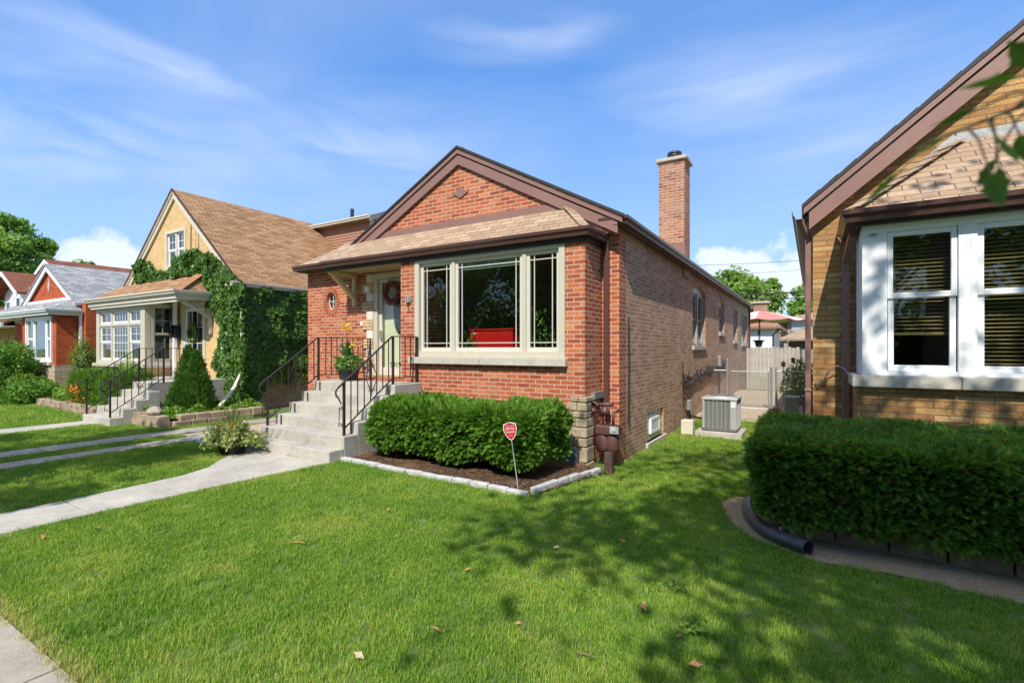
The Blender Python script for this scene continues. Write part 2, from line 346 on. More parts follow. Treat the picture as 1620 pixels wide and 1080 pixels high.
def grassmat():
    m, nt, b = newmat('lawn blade'); g = N(nt, 'ShaderNodeNewGeometry'); p = g.outputs['Position']; r = g.outputs['Random Per Island']
    big = noise(nt, p, 1.1, 4, .6); mid = noise(nt, p, 5.5, 3, .6)
    x = mth(nt, 'ADD', mth(nt, 'MULTIPLY', r, .32), mth(nt, 'ADD', mth(nt, 'MULTIPLY', big, .50), mth(nt, 'MULTIPLY', mid, .32)))
    col = ramp(nt, x, [(.36, (.070,.200,.022)), (.56, (.195,.375,.036)), (.78, (.43,.52,.085))])
    sy_ = N(nt, 'ShaderNodeSeparateXYZ'); nt.links.new(p, sy_.inputs[0]); edge = N(nt, 'ShaderNodeMapRange'); nt.links.new(mth(nt, 'ADD', sy_.outputs[1], mth(nt, 'MULTIPLY', mid, .12)), edge.inputs[0]); edge.inputs[1].default_value = 1.17; edge.inputs[2].default_value = 1.04; edge.inputs[3].default_value = 0; edge.inputs[4].default_value = .85
    dry = mth(nt, 'MAXIMUM', ramp(nt, big, [(.48, .03), (.68, .26)]), edge.outputs[0])
    col = mixc(nt, mth(nt, 'LESS_THAN', r, dry), col, (.50,.45,.17))
    nt.links.new(col, b.inputs['Base Color']); b.inputs['Roughness'].default_value = .55; b.inputs['Specular IOR Level'].default_value = .3
    t = N(nt, 'ShaderNodeBsdfTranslucent'); nt.links.new(mixc(nt, 1.0, col, (1.1, 1.2, .5), 'MULTIPLY'), t.inputs[0]); mx = N(nt, 'ShaderNodeMixShader'); mx.inputs[0].default_value = .35
    nt.links.new(b.outputs[0], mx.inputs[1]); nt.links.new(t.outputs[0], mx.inputs[2]); nt.links.new(mx.outputs[0], nt.nodes['Material Output'].inputs[0]); return m
M_GRASS = grassmat()
M_SOIL = plain('lawn soil', (.115,.175,.035), .95, 0, .3, 4, .6, 60)
def mulch(name, c1, c2, c3, sc):
    m, nt, b = newmat(name); p = pos(nt)
    v = N(nt, 'ShaderNodeTexVoronoi'); v.inputs['Scale'].default_value = sc; nt.links.new(p, v.inputs['Vector'])
    sx = N(nt, 'ShaderNodeSeparateColor'); nt.links.new(v.outputs['Color'], sx.inputs[0])
    col = ramp(nt, sx.outputs[0], [(.2, c1), (.6, c2), (.95, c3)])
    col = mixc(nt, ramp(nt, noise(nt, p, 2.2, 3), [(.55, 0.0), (.7, .75)]), col, c3)
    nt.links.new(col, b.inputs['Base Color']); b.inputs['Roughness'].default_value = .95; b.inputs['Specular IOR Level'].default_value = .1
    bn = N(nt, 'ShaderNodeBump'); bn.inputs['Distance'].default_value = .03; bn.inputs['Strength'].default_value = 1
    nt.links.new(sx.outputs[1], bn.inputs['Height']); nt.links.new(bn.outputs[0], b.inputs['Normal']); return m
M_MULCH = mulch('bark mulch', (.045,.030,.022), (.095,.062,.045), (.21,.125,.065), 55)
M_DIRT = mulch('dry soil', (.30,.235,.17), (.42,.345,.26), (.42,.27,.13), 70)
M_GRAVEL = mulch('gravel', (.38,.31,.23), (.55,.48,.38), (.50,.42,.32), 28)

# ================================================================ walls with openings
def wall(mb, axis, plane, a0, a1, z0, z1, ops, th, out):
    """wall slab: axis 'x' runs along X at Y=plane (outside towards out*Y), axis 'y' runs along Y at X=plane.
    ops: list of (a,b,za,zb) openings. th = thickness inward."""
    A = sorted({a0, a1, *[o[0] for o in ops], *[o[1] for o in ops]}); Zs = sorted({z0, z1, *[o[2] for o in ops], *[o[3] for o in ops]})
    A = [a for a in A if a0 <= a <= a1]; Zs = [z for z in Zs if z0 <= z <= z1]
    inn = plane-out*th
    def hole(i, j):
        if not (0 <= i < len(A)-1 and 0 <= j < len(Zs)-1): return None
        ca, cz = (A[i]+A[i+1])/2, (Zs[j]+Zs[j+1])/2
        return any(o[0] < ca < o[1] and o[2] < cz < o[3] for o in ops)
    P = (lambda a, d, z: (a, d, z)) if axis == 'x' else (lambda a, d, z: (d, a, z))
    for i in range(len(A)-1):
        for j in range(len(Zs)-1):
            if hole(i, j): continue
            a, b, c, d = A[i], A[i+1], Zs[j], Zs[j+1]
            mb.add([P(a,plane,c),P(b,plane,c),P(b,plane,d),P(a,plane,d)], [(0,1,2,3)])
            mb.add([P(a,inn,c),P(b,inn,c),P(b,inn,d),P(a,inn,d)], [(3,2,1,0)])
            for (di, dj, q) in ((-1,0,[P(a,plane,c),P(a,plane,d),P(a,inn,d),P(a,inn,c)]), (1,0,[P(b,plane,c),P(b,plane,d),P(b,inn,d),P(b,inn,c)]),
                                (0,-1,[P(a,plane,c),P(b,plane,c),P(b,inn,c),P(a,inn,c)]), (0,1,[P(a,plane,d),P(b,plane,d),P(b,inn,d),P(a,inn,d)])):
                if hole(i+di, j+dj) is not False: mb.add(q, [(0,1,2,3)])
def frame_x(mb, x0, x1, z0, z1, y0, y1, w, wb=None):
    "picture frame in an X-Z plane, y0..y1 deep"
    wb = wb or w
    mb.box(x0, x0+w, y0, y1, z0, z1); mb.box(x1-w, x1, y0, y1, z0, z1); mb.box(x0+w, x1-w, y0, y1, z1-w, z1); mb.box(x0+w, x1-w, y0, y1, z0, z0+wb)
def frame_y(mb, y0, y1, z0, z1, x0, x1, w, wb=None):
    wb = wb or w
    mb.box(x0, x1, y0, y0+w, z0, z1); mb.box(x0, x1, y1-w, y1, z0, z1); mb.box(x0, x1, y0+w, y1-w, z1-w, z1); mb.box(x0, x1, y0+w, y1-w, z0, z0+wb)
def gutter(name, pts, m, parent, h=.115, w=.115, out=None):
    "K-style gutter swept along horizontal pts; out = list of outward normals per segment"
    mb = MB(); prof = [(0,0),(w*.62,0),(w*.72,h*.35),(w*.98,h*.62),(w,h),(w*.93,h),(w*.9,h*.66),(w*.6,.012),(.01,.012),(.01,h),(0,h)]
    P = [Vector(p) for p in pts]; n = len(prof); offs = []
    for i in range(len(P)):
        ns = []
        if i > 0: ns.append(Vector(out[i-1]))
        if i < len(P)-1: ns.append(Vector(out[i]))
        o = ns[0] if len(ns) == 1 else (ns[0]+ns[1])/(1+ns[0].dot(ns[1])); offs.append(o)
    vs = [P[i]+offs[i]*a+Vector((0,0,b)) for i in range(len(P)) for a, b in prof]
    fs = [(i*n+k, i*n+(k+1)%n, (i+1)*n+(k+1)%n, (i+1)*n+k) for i in range(len(P)-1) for k in range(n)]
    fs += [tuple(range(n))[::-1], tuple((len(P)-1)*n+k for k in range(n))]
    mb.add(vs, fs); return mb.build(name, m, parent)
def slab(mb, quad, t):
    "roof slab: quad of points (top), thickness t straight down"
    mb.prism([Vector(p) for p in quad], (0, 0, -t))
def arc(cx, cz, r, a0, a1, n=10): return [(cx+r*math.cos(a0+(a1-a0)*k/n), cz+r*math.sin(a0+(a1-a0)*k/n)) for k in range(n+1)]
def spiral(c, r0, r1, a0, a1, n=14): return [(c[0]+(r0+(r1-r0)*k/n)*math.cos(a0+(a1-a0)*k/n), c[1]+(r0+(r1-r0)*k/n)*math.sin(a0+(a1-a0)*k/n)) for k in range(n+1)]

# ================================================================ ground, walks, beds
def grid_ground():
    def ax(f0, f1, st, far): 
        a = list(np.arange(f0, f1+.001, st)); lo = []; k = st
        x = f0
        while x > -far: k *= 1.6; x -= k; lo.append(x)
        hi = []; x = f1; k = st
        while x < far: k *= 1.6; x += k; hi.append(x)
        return sorted(lo)+a+hi
    X = ax(-12, 3, .5, 900); Y = ax(0, 14, .5, 1200)
    v = [(x, y, gz(x, y)) for y in Y for x in X]; n = len(X)
    f = [(j*n+i, j*n+i+1, (j+1)*n+i+1, (j+1)*n+i) for j in range(len(Y)-1) for i in range(n-1)]
    o = mesh('ground', v, f, M_SOIL, smooth=True); return tag(o, kind='structure')
grid_ground()
def sheet(name, polys, m, h, bot=-.3, bevel=0, label=None):
    mb = MB()
    for poly in polys: mb.prism([(x, y, bot) for x, y in poly], (0, 0, h-bot))
    o = mb.build(name, m, bevel=bevel); return tag(o, label, kind='structure')
# public sidewalk in separate flags
def rect(x0, x1, y0, y1): return [(x0, y0), (x1, y0), (x1, y1), (x0, y1)]
JX = [-3.30-1.52*k for k in range(-8, 40)]
sheet('sidewalk', [rect(x, x+1.505, -.62, .98) for x in sorted(JX)], M_CONC2, -.085, bevel=.006)
sheet('road', [rect(-400, 400, -9.5, -3.6)], plain('asphalt', (.05,.05,.052), .9, 0, .2, 2), -.22)
WALK = [(-5.9,4.70),(-6.0,4.0),(-6.05,3.1),(-6.1,2.06)], [(-6.87,2.06),(-6.88,2.6),(-6.93,3.25),(-7.1,3.65),(-7.55,4.13),(-7.95,4.7)]
sheet('front_walk', [WALK[0]+WALK[1], [(-6.1,2.045),(-6.12,.99),(-6.85,.99),(-6.87,2.045)]], M_CONC, -.078, bevel=.006)
sheet('neighbour_walk', [rect(-14.02,-13.27,.99,2.8), rect(-14.02,-13.27,2.815,4.54)], M_CONC, -.078, bevel=.006)
sheet('driveway_strip', [rect(-10.93,-10.38,.99,2.9), rect(-10.93,-10.38,2.915,5.6), rect(-10.93,-10.38,5.615,11)], M_CONC2, -.080, bevel=.006)
sheet('driveway_strip', [rect(-9.86,-9.43,.99,2.9), rect(-9.86,-9.43,2.915,4.75)], M_CONC2, -.080, bevel=.006)
sheet('walk_beyond', [rect(-26.9,-26.1,.99,5.0)], M_CONC, -.078)
sheet('side_paving', [rect(-10.3,-8.0,4.78,7.3)], M_GRAVEL, -.088)
sheet('back_path', [[(-2.53,13.2),(-.1,13.2),(-.1,22),(-2.53,22)]], M_GRAVEL, -.12)
# mulch bed
def bed(name, poly, m, h, amp=.02, st=.12, kind='structure'):
    xs = [p[0] for p in poly]; ys = [p[1] for p in poly]
    def inside(x, y):
        c = False; n = len(poly)
        for i in range(n):
            (x1, y1), (x2, y2) = poly[i], poly[(i+1) % n]
            if (y1 > y) != (y2 > y) and x < (x2-x1)*(y-y1)/(y2-y1)+x1: c = not c
        return c
    import mathutils
    V = []; Fq = []; nx = int((max(xs)-min(xs))/st)+1; ny = int((max(ys)-min(ys))/st)+1
    idx = {}
    for j in range(ny+1):
        for i in range(nx+1):
            x = min(xs)+i*st; y = min(ys)+j*st
            idx[i, j] = len(V); V.append((x, y, gz(x, y)*1.0+h+amp*mathutils.noise.noise(Vector((x*3, y*3, 0)))))
    for j in range(ny):
        for i in range(nx):
            if inside(min(xs)+(i+.5)*st, min(ys)+(j+.5)*st): Fq.append((idx[i,j], idx[i+1,j], idx[i+1,j+1], idx[i,j+1]))
    return tag(mesh(name, V, Fq, m, smooth=True), kind=kind)
MULCH_P = [(-5.9,5.0),(-2.6,4.92),(-2.45,6.6),(-2.82,6.75),(-5.9,6.75)]
bed('mulch_bed', MULCH_P, M_MULCH, .035, .03, .05)
SOIL_P = [(-.80,6.3),(-.86,5.85),(-.76,5.42),(-.60,5.0),(-.46,4.76),(-.2,4.62),(.02,4.50),(.64,4.52),(1.16,4.42),(2.5,4.3),(5,4.25),(5,5.0),(-.1,5.1),(-.3,6.5)]
bed('soil_strip', SOIL_P, M_DIRT, .006, .008, .025)
bed('soil_bed', [(-.25,5.0),(6,5.0),(6,7.4),(-.05,7.4)], M_MULCH, .10, .01, .1)
bed('planting_bed', [(-12.6,5.05),(-11.42,5.05),(-11.42,7.4),(-12.6,7.4)], M_MULCH, .16, .03, .1)
bed('planting_bed', [(-19.4,5.15),(-14.2,5.15),(-14.2,6.7),(-19.4,6.7)], M_MULCH, .12, .03, .15)
bed('planting_bed', [(-28,5.3),(-19.5,5.3),(-19.5,6.7),(-28,6.7)], M_MULCH, .06, .03, .2)
bed('black_bed', [(-9.35,4.68),(-8.1,4.56),(-8.1,5.1),(-9.35,5.1)], plain('black mulch', (.02,.02,.02), .95), .03, .02, .06)

# ================================================================ window builders
def casement(parent, x0, x1, z0, z1, y, m, grille=0, fw=.05, gl=None, name='sash', prairie=0):
    "fixed sash facing -Y"
    mb = MB(); frame_x(mb, x0, x1, z0, z1, y, y+.05, fw, fw*1.2); s = mb.build(name, m, parent, bevel=.006)
    p = MB(); p.box(x0+fw, x1-fw, y+.026, y+.032, z0+fw*1.2, z1-fw); p.build('pane', gl or M_GLASS, s)
    if prairie or grille:
        g = MB(); t = .007; a0, a1, b0, b1 = x0+fw, x1-fw, z0+fw*1.2, z1-fw
        if prairie:
            for gx in (a0+prairie, a1-prairie): g.box(gx-t, gx+t, y+.012, y+.022, b0, b1)
            for gh in (b0+prairie, b1-prairie): g.box(a0, a1, y+.010, y+.020, gh-t, gh+t)
        if grille:
            nx, nz = grille
            for k in range(1, nx): gx = a0+(a1-a0)*k/nx; g.box(gx-t, gx+t, y+.012, y+.022, b0, b1)
            for k in range(1, nz): gh = b0+(b1-b0)*k/nz; g.box(a0, a1, y+.010, y+.020, gh-t, gh+t)
        g.build('grille', m, s)
    return s
def casement_y(parent, y0, y1, z0, z1, x, m, out=1, grille=None, fw=.045, gl=None, name='sash'):
    "sash facing +-X; x = outer face"
    xa, xb = (x-.05, x) if out > 0 else (x, x+.05)
    mb = MB(); frame_y(mb, y0, y1, z0, z1, xa, xb, fw); s = mb.build(name, m, parent, bevel=.005)
    p = MB(); p.box(x-out*.032, x-out*.026, y0+fw, y1-fw, z0+fw, z1-fw) if out < 0 else p.box(x-.032, x-.026, y0+fw, y1-fw, z0+fw, z1-fw)
    p.build('pane', gl or M_GLASSD, s)
    if grille:
        g = MB(); t = .007
        for k in range(1, grille[0]): gy = y0+(y1-y0)*k/grille[0]; g.box(min(x-out*.022,x-out*.012), max(x-out*.022,x-out*.012), gy-t, gy+t, z0+fw, z1-fw)
        for k in range(1, grille[1]): gh = z0+(z1-z0)*k/grille[1]; g.box(min(x-out*.020,x-out*.010), max(x-out*.020,x-out*.010), y0+fw, y1-fw, gh-t, gh+t)
        g.build('grille', m, s)
    return s
def backing(parent, x0, x1, y0, y1, z0, z1, m=None, name='window_backing'):
    mb = MB(); mb.box(x0, x1, y0, y1, z0, z1); return mb.build(name, m or M_DARK, parent)  # default dark sheet has the unlit room's shade put into its colour
M_CURT = plain('dim drape', (.30,.34,.30), .9, 0, .25, 6)
M_CURT2 = plain('pale blind', (.42,.40,.34), .9, 0, .12, 4)

# ================================================================ MAIN BRICK HOUSE
H1 = thing('brick_house', 'red brick bungalow with brown gable trim, wide picture window and concrete front steps', 'house', (-6.3, 7.36, -.1))
XR, XL, YF, YB = -2.545, -9.98, 7.36, 25.6
bay = MB()
wall(bay, 'x', 6.67, -6.41, -2.815, -.5, 3.22, [(-6.07,-3.13,1.40,3.146)], .22, -1)
wall(bay, 'y', -2.8135, 6.672, YF+.1, -.5, 3.22, [], .22, 1)
wall(bay, 'y', -6.4115, 6.672, YF-.002, -.5, 3.22, [], .22, -1)
wall(bay, 'x', YF, XL, -6.19, -.5, 3.5, [(-9.36,-8.98,2.37,2.83), (-7.83,-6.5,.94,3.1)], .22, -1)
wall(bay, 'x', YF, -2.815, XR, -.5, 3.45, [], .22, -1)
wall(bay, 'y', XR+.006, YF+.002, YF+.30, -.5, 3.45, [], .2, 1)
bay.prism([(-8.4,7.165,3.3),(-2.6,7.165,3.3),(-2.6,7.165,3.50),(-5.45,7.165,5.04),(-8.4,7.165,3.50)], (0,.3,0))
bay.build('wall', M_RED, H1)
# oval surround: rectangle with oval hole, then radiating bricks
ov = MB(); cx, cz, ra, rb = -9.17, 2.60, .145, .195; n = 32
sq = []
for k in range(n):
    t = 2*PI*k/n; c, s_ = math.cos(t), math.sin(t); q = min(.19/abs(c) if abs(c) > 1e-6 else 9, .23/abs(s_) if abs(s_) > 1e-6 else 9); sq.append((cx+q*c, cz+q*s_))
vs = []; fs = []
for k in range(n):
    t = 2*PI*k/n; o = (cx+ra*math.cos(t), cz+rb*math.sin(t))
    vs += [(sq[k][0], YF-.001, sq[k][1]), (o[0], YF-.001, o[1]), (o[0], YF+.12, o[1])]
for k in range(n):
    a, b = 3*k, 3*((k+1) % n); fs += [(a, b, b+1, a+1), (a+1, b+1, b+2, a+2)]
ov.add(vs, fs); ov.build('window_reveal', M_RED, H1)
rg = MB()
for k in range(26):
    t = 2*PI*k/26; d = Vector((math.cos(t), 0, math.sin(t)*1.0)); c = Vector((cx+(ra+.062)*math.cos(t), YF-.004, cz+(rb+.062)*math.sin(t)))
    w = PI*(ra+rb+.09)/26*.80; rg.obox(c, d, (0,1,0), d.cross(Vector((0,1,0))), .055, .012, w/2)
rg.build('oval_surround', plain('rowlock brick', (.47,.15,.075), .85, 0, .35, 14, .5, 60), H1, bevel=.004)
ow = MB(); pr = [(ra-.03, 0), (ra, 0)]
vs = []; fs = []
for k in range(n):
    t = 2*PI*k/n
    for q in (0, .03):
        vs += [(cx+(ra-q)*math.cos(t), YF+.06, cz+(rb-q)*math.sin(t))]
for k in range(n): a, b = 2*k, 2*((k+1) % n); fs.append((a, b, b+1, a+1))
ow.add(vs, fs); ow.box(cx-ra, cx+ra, YF+.055, YF+.065, cz-.008, cz+.008); ow.box(cx-.008, cx+.008, YF+.057, YF+.067, cz-rb, cz+rb)
owo = ow.build('oval_window', M_SASH, H1)
og = MB(); og.add([(cx+ra*math.cos(2*PI*k/n), YF+.075, cz+rb*math.sin(2*PI*k/n)) for k in range(n)], [tuple(range(n))]); og.build('pane', M_GLASSD, owo)
backing(owo, cx-.3, cx+.3, YF+.13, YF+.16, cz-.3, cz+.3, plain('frosted inside', (.30,.33,.33), .6))
# common brick side
sd = MB()
sideops = [(12.84,14.55,1.62,3.17), (16.9,17.95,2.06,3.15), (20.2,21.35,1.84,3.02), (22.7,24.6,1.75,2.95), (8.88,10.02,-.15,.39)]
wall(sd, 'y', XR, YF+.30, YB, -.6, 3.45, sideops, .2, 1)
wall(sd, 'y', XL-.002, YF+.002, YB, -.6, 3.45, [], .2, -1)
wall(sd, 'x', YB-.003, XL, XR-.003, -.6, 3.45, [], .2, 1)
sd.build('side_wall', M_COMMON, H1)
# arches over the first two side windows
for (a, b, zt, rise) in ((12.84,14.55,3.17,.17), (16.9,17.95,3.15,.17)):
    am = MB(); tymp = MB()
    c = (a+b)/2; hw = (b-a)/2; R = (hw*hw+rise*rise)/(2*rise); zc = zt-R; th = math.asin(hw/R)
    pts = [(c+R*math.sin(-th+2*th*k/12), zc+R*math.cos(-th+2*th*k/12)) for k in range(13)]
    for k in range(12):
        (ya, za), (yb, zb) = pts[k], pts[k+1]
        am.add([(XR+.001,ya,za),(XR+.001,yb,zb),(XR+.001,yb,zt+.002),(XR+.001,ya,zt+.002),(XR-.14,ya,za),(XR-.14,yb,zb)], [(0,1,2,3),(0,1,5,4)])
    nb = int(2*th*R/.075)
    for k in range(nb):
        t = -th+2*th*(k+.5)/nb; d = Vector((0, math.sin(t), math.cos(t))); am.obox(Vector((XR, c, zc))+d*(R+.105), d, (1,0,0), d.cross(Vector((1,0,0))), .1, .004, .032)
    tymp.prism([(XR-.11, y_, z_) for y_, z_ in pts], (.03,0,0))
    am.build('window_arch', M_COMMON, H1); tymp.build('arch_panel', M_BEIGE, H1)
def side_window(a, b, z0, z1, double=False):
    w = MB(); frame_y(w, a, b, z0, z1, XR-.14, XR-.07, .06)
    if double: w.box(XR-.14, XR-.05, (a+b)/2-.05, (a+b)/2+.05, z0, z1)
    wo_ = w.build('window', plain('grey beige frame', (.36,.34,.32), .5), H1, bevel=.006)
    segs = [(a+.06, (a+b)/2-.05), ((a+b)/2+.05, b-.06)] if double else [(a+.06, b-.06)]
    for s0, s1 in segs:
        zm = z0+(z1-z0)*.48
        casement_y(wo_, s0, s1, zm, z1-.06, XR-.09, MATS['grey beige frame'], 1, name='upper_sash')
        casement_y(wo_, s0, s1, z0+.06, zm+.03, XR-.115, MATS['grey beige frame'], 1, name='lower_sash')
    sill = MB(); sill.box(XR-.12, XR+.05, a-.06, b+.06, z0-.11, z0); sill.build('sill', M_LIME, wo_, bevel=.01)
    backing(wo_, XR-.4, XR-.38, a-.3, b+.3, z0-.2, z1+.2)
side_window(12.84, 14.55, 1.62, 3.0, True); side_window(16.9, 17.95, 2.06, 2.98)
side_window(20.2, 21.35, 1.84, 3.02); side_window(22.7, 24.6, 1.75, 2.95, True)
gb = MB()
for i in range(4):
    for j in range(3): gb.box(XR-.09, XR-.035, 8.90+i*.28, 9.165+i*.28, -.145+j*.178, .023+j*.178)
gbo = gb.build('glass_block_window', plain('glass block', (.30,.34,.32), .12, 0, .25, 12, .6, 14), H1, bevel=.012)
vb = MB(); frame_y(vb, 9.12, 9.72, -.02, .26, XR-.04, XR+.01, .04); 
for k in range(4): vb.beam((XR-.01, 9.15, .05+.05*k), (XR-.01, 9.69, .05+.05*k), .05, .008, (1,0,.6))
vb.build('vent', M_WHITE, gbo)
sb = MB(); sb.box(XR-.1, XR+.04, 8.8, 10.15, -.24, -.15); sb.build('sill', M_LIME, gbo, bevel=.01)
# stone base of the bay and its corner blocks
st = MB(); st.box(-6.41, -3.2, 6.635, 6.672, -.4, .70); st.build('stone_base', M_STONE, H1)
cs = MB(); z = -.35; r2 = random.Random(3)
for hgt, wx, px_, py_ in ((.26,.62,.075,.09),(.22,.55,.06,.07),(.13,.40,.05,.06),(.15,.50,.05,.06),(.13,.36,.045,.05),(.10,.45,.04,.05),(.13,.30,.04,.045),(.085,.26,.045,.05)):
    x = -2.815+px_
    cs.box(x-wx*.48, x, 6.67-py_, 6.67+.16+r2.random()*.12, z+.006, z+hgt-.006); cs.box(x-wx, x-wx*.48-.012, 6.67-py_*.7, 6.70, z+.006, z+hgt-.006); z += hgt
cs.build('corner_stone', plain('rough ledge stone', (.42,.35,.24), .9, 0, .35, 5, 1, 28), H1, bevel=.015)
# quoins beside the door
z = .97; M_Q1 = plain('tan ledge stone', (.62,.45,.27), .85, 0, .3, 9, .8, 40); M_Q2 = plain('pale quoin block', (.70,.66,.58), .85, 0, .1, 9, .4, 40)
for k in range(6):
    qw = MB(); qw.box(-8.02, -7.835, YF-.035, YF+.05, z+.004, z+.185); qw.build('quoin_block', M_Q2, H1, bevel=.01)
    z += .19
    if z > 2.9: break
    for j in range(3): qs = MB(); qs.box(-8.13-.02*(j % 2), -7.83, YF-.045, YF+.05, z+.003, z+.063); qs.build('quoin_stone', M_Q1, H1, bevel=.01); z += .066
# picture window
pw = MB(); frame_x(pw, -6.07, -3.13, 1.40, 3.146, 6.655, 6.80, .10, .10)
for xm in (-5.23, -3.84): pw.box(xm-.035, xm+.035, 6.69, 6.80, 1.5, 3.05)
pwo = pw.build('picture_window', M_CREAM, H1, bevel=.008)
for (a, b) in ((-5.965,-5.265), (-5.195,-3.875), (-3.805,-3.235)):
    casement(pwo, a, b, 1.50, 3.046, 6.715, M_SASH, fw=.055, prairie=.075)
sl_ = MB(); sl_.box(-6.15, -4.62, 6.57, 6.80, 1.285, 1.40); sl_.box(-4.612, -3.08, 6.57, 6.80, 1.285, 1.40); sl_.build('sill', M_LIME, pwo, bevel=.008)
rs = MB(); rs.box(-5.1, -3.95, 6.80, 6.83, 2.88, 3.03); rs.build('roller_shade', plain('green shade', (.30,.42,.34), .8), pwo)
# room behind the glass
rm = MB(); rm.box(-6.4,-2.75,6.9,10.6,.80,.90); rm.box(-6.4,-2.75,10.6,10.7,.9,3.3); rm.box(-6.5,-6.4,7.6,10.7,.8,3.3); rm.box(-2.75,-2.70,7.6,10.7,.8,3.3); rm.box(-6.5,-2.7,6.9,10.7,3.19,3.3)
rm.build('front_room', M_ROOM, H1)
# door
df = MB(); frame_x(df, -7.83, -6.5, .96, 3.10, YF-.02, YF+.14, .115, .03)
dfo = df.build('door_frame', M_CREAM, H1, bevel=.006)
thr = MB(); thr.box(-7.83, -6.5, YF-.09, YF+.1, .95, 1.0); thr.build('threshold', plain('ochre board', (.36,.26,.10), .6), H1)
sdm = MB(); frame_x(sdm, -7.71, -6.62, 1.0, 2.98, YF+.03, YF+.07, .075, .16)
stm = sdm.build('storm_door', M_SASH, H1, bevel=.006)
sg = MB(); sg.box(-7.63, -6.70, YF+.046, YF+.052, 1.16, 2.90); sg.build('pane', glassmat('storm glass', (.92,.95,.92), .6), stm)
hn = MB(); hn.box(-7.66, -7.62, YF-.03, YF+.03, 1.75, 1.92); hn.build('handle', M_STEEL, stm, bevel=.008)
DR = MB(); DR.box(-7.71, -6.62, YF+.13, YF+.17, .96, 2.98); dro = DR.build('door', plain('pale yellow door', (.82,.79,.62), .4, 0, .03), H1)
og = MB(); o1 = []; n = 36
for k in range(n):
    t = 2*PI*k/n; o1 += [(-7.17+.24*math.cos(t), YF+.118, 2.28+.50*math.sin(t)), (-7.17+.20*math.cos(t), YF+.108, 2.28+.46*math.sin(t))]
og.add(o1, [(2*k, 2*((k+1)%n), 2*((k+1)%n)+1, 2*k+1) for k in range(n)]); og.build('oval_moulding', M_SASH, dro)
o2 = MB(); o2.add([(-7.17+.205*math.cos(2*PI*k/n), YF+.116, 2.28+.465*math.sin(2*PI*k/n)) for k in range(n)], [tuple(range(n))]); o2.build('oval_glass', plain('leaded glass', (.05,.055,.06), .15, .2, .7, 22, .8, 30), dro)
def text(name, s, size, loc, m, parent, rot=(PI/2,0,0), ext=.002, align='CENTER'):
    cu = bpy.data.curves.new(name, 'FONT'); cu.body = s; cu.size = size; cu.extrude = ext; cu.align_x = align; cu.align_y = 'CENTER'
    o = bpy.data.objects.new(name, cu); COL.objects.link(o)
    dg = bpy.context.evaluated_depsgraph_get(); me = bpy.data.meshes.new_from_object(o.evaluated_get(dg)); bpy.data.objects.remove(o)
    me.materials.clear(); me.materials.append(m); o = bpy.data.objects.new(name, me); COL.objects.link(o)
    if parent: o.parent = parent; loc = Vector(loc)-world_loc(parent)
    o.location = loc; o.rotation_euler = rot; return o
text('house_number', '9919', .155, (-7.24, YF+.026, 1.215), M_IRON, stm, ext=.003)
st_ = MB(); st_.lathe((0,0,0), [(0,0),(.05,0)], 16); o = st_.build('decal', plain('blue decal', (.10,.30,.42), .4), stm); o.location = Vector((-7.52, YF+.042, 2.80))-world_loc(stm); o.rotation_euler = (PI/2,0,0)
# steps
RS, TR, Y0 = .175, .26, 4.70
stp = MB()
for i in range(6):
    yy = Y0+TR*i; y1 = Y0+TR*(i+1) if i < 5 else (YF-.002); x1 = -5.9
    stp.box(-7.95, x1, yy, y1, -.4, -.1+RS*(i+1))
stp.build('front_step', M_CONC, H1, bevel=.012)
ld = MB(); ld.box(-7.90, -6.42, 6.55, YF-.01, .945, .962); ld.build('landing_tile', plain('red tile', (.40,.10,.06), .7, 0, .2, 20), H1)
M_JT = plain('dark joint', (.05,.05,.05), .8)
for i in range(1, 6):
    jt = MB(); yy = Y0+TR*i; jt.box(-7.80, -7.765, yy-.012, yy+.03, -.1+RS*i, -.1+RS*(i+1)-.012); jt.build('step_joint', M_JT, H1, bevel=.004)
for i in (2, 5): yy = Y0+TR*i; jt = MB(); jt.box(-6.06, -6.03, yy-.012, yy+.03, -.1+RS*i, -.1+RS*(i+1)-.012); jt.build('step_joint', M_JT, H1, bevel=.004)
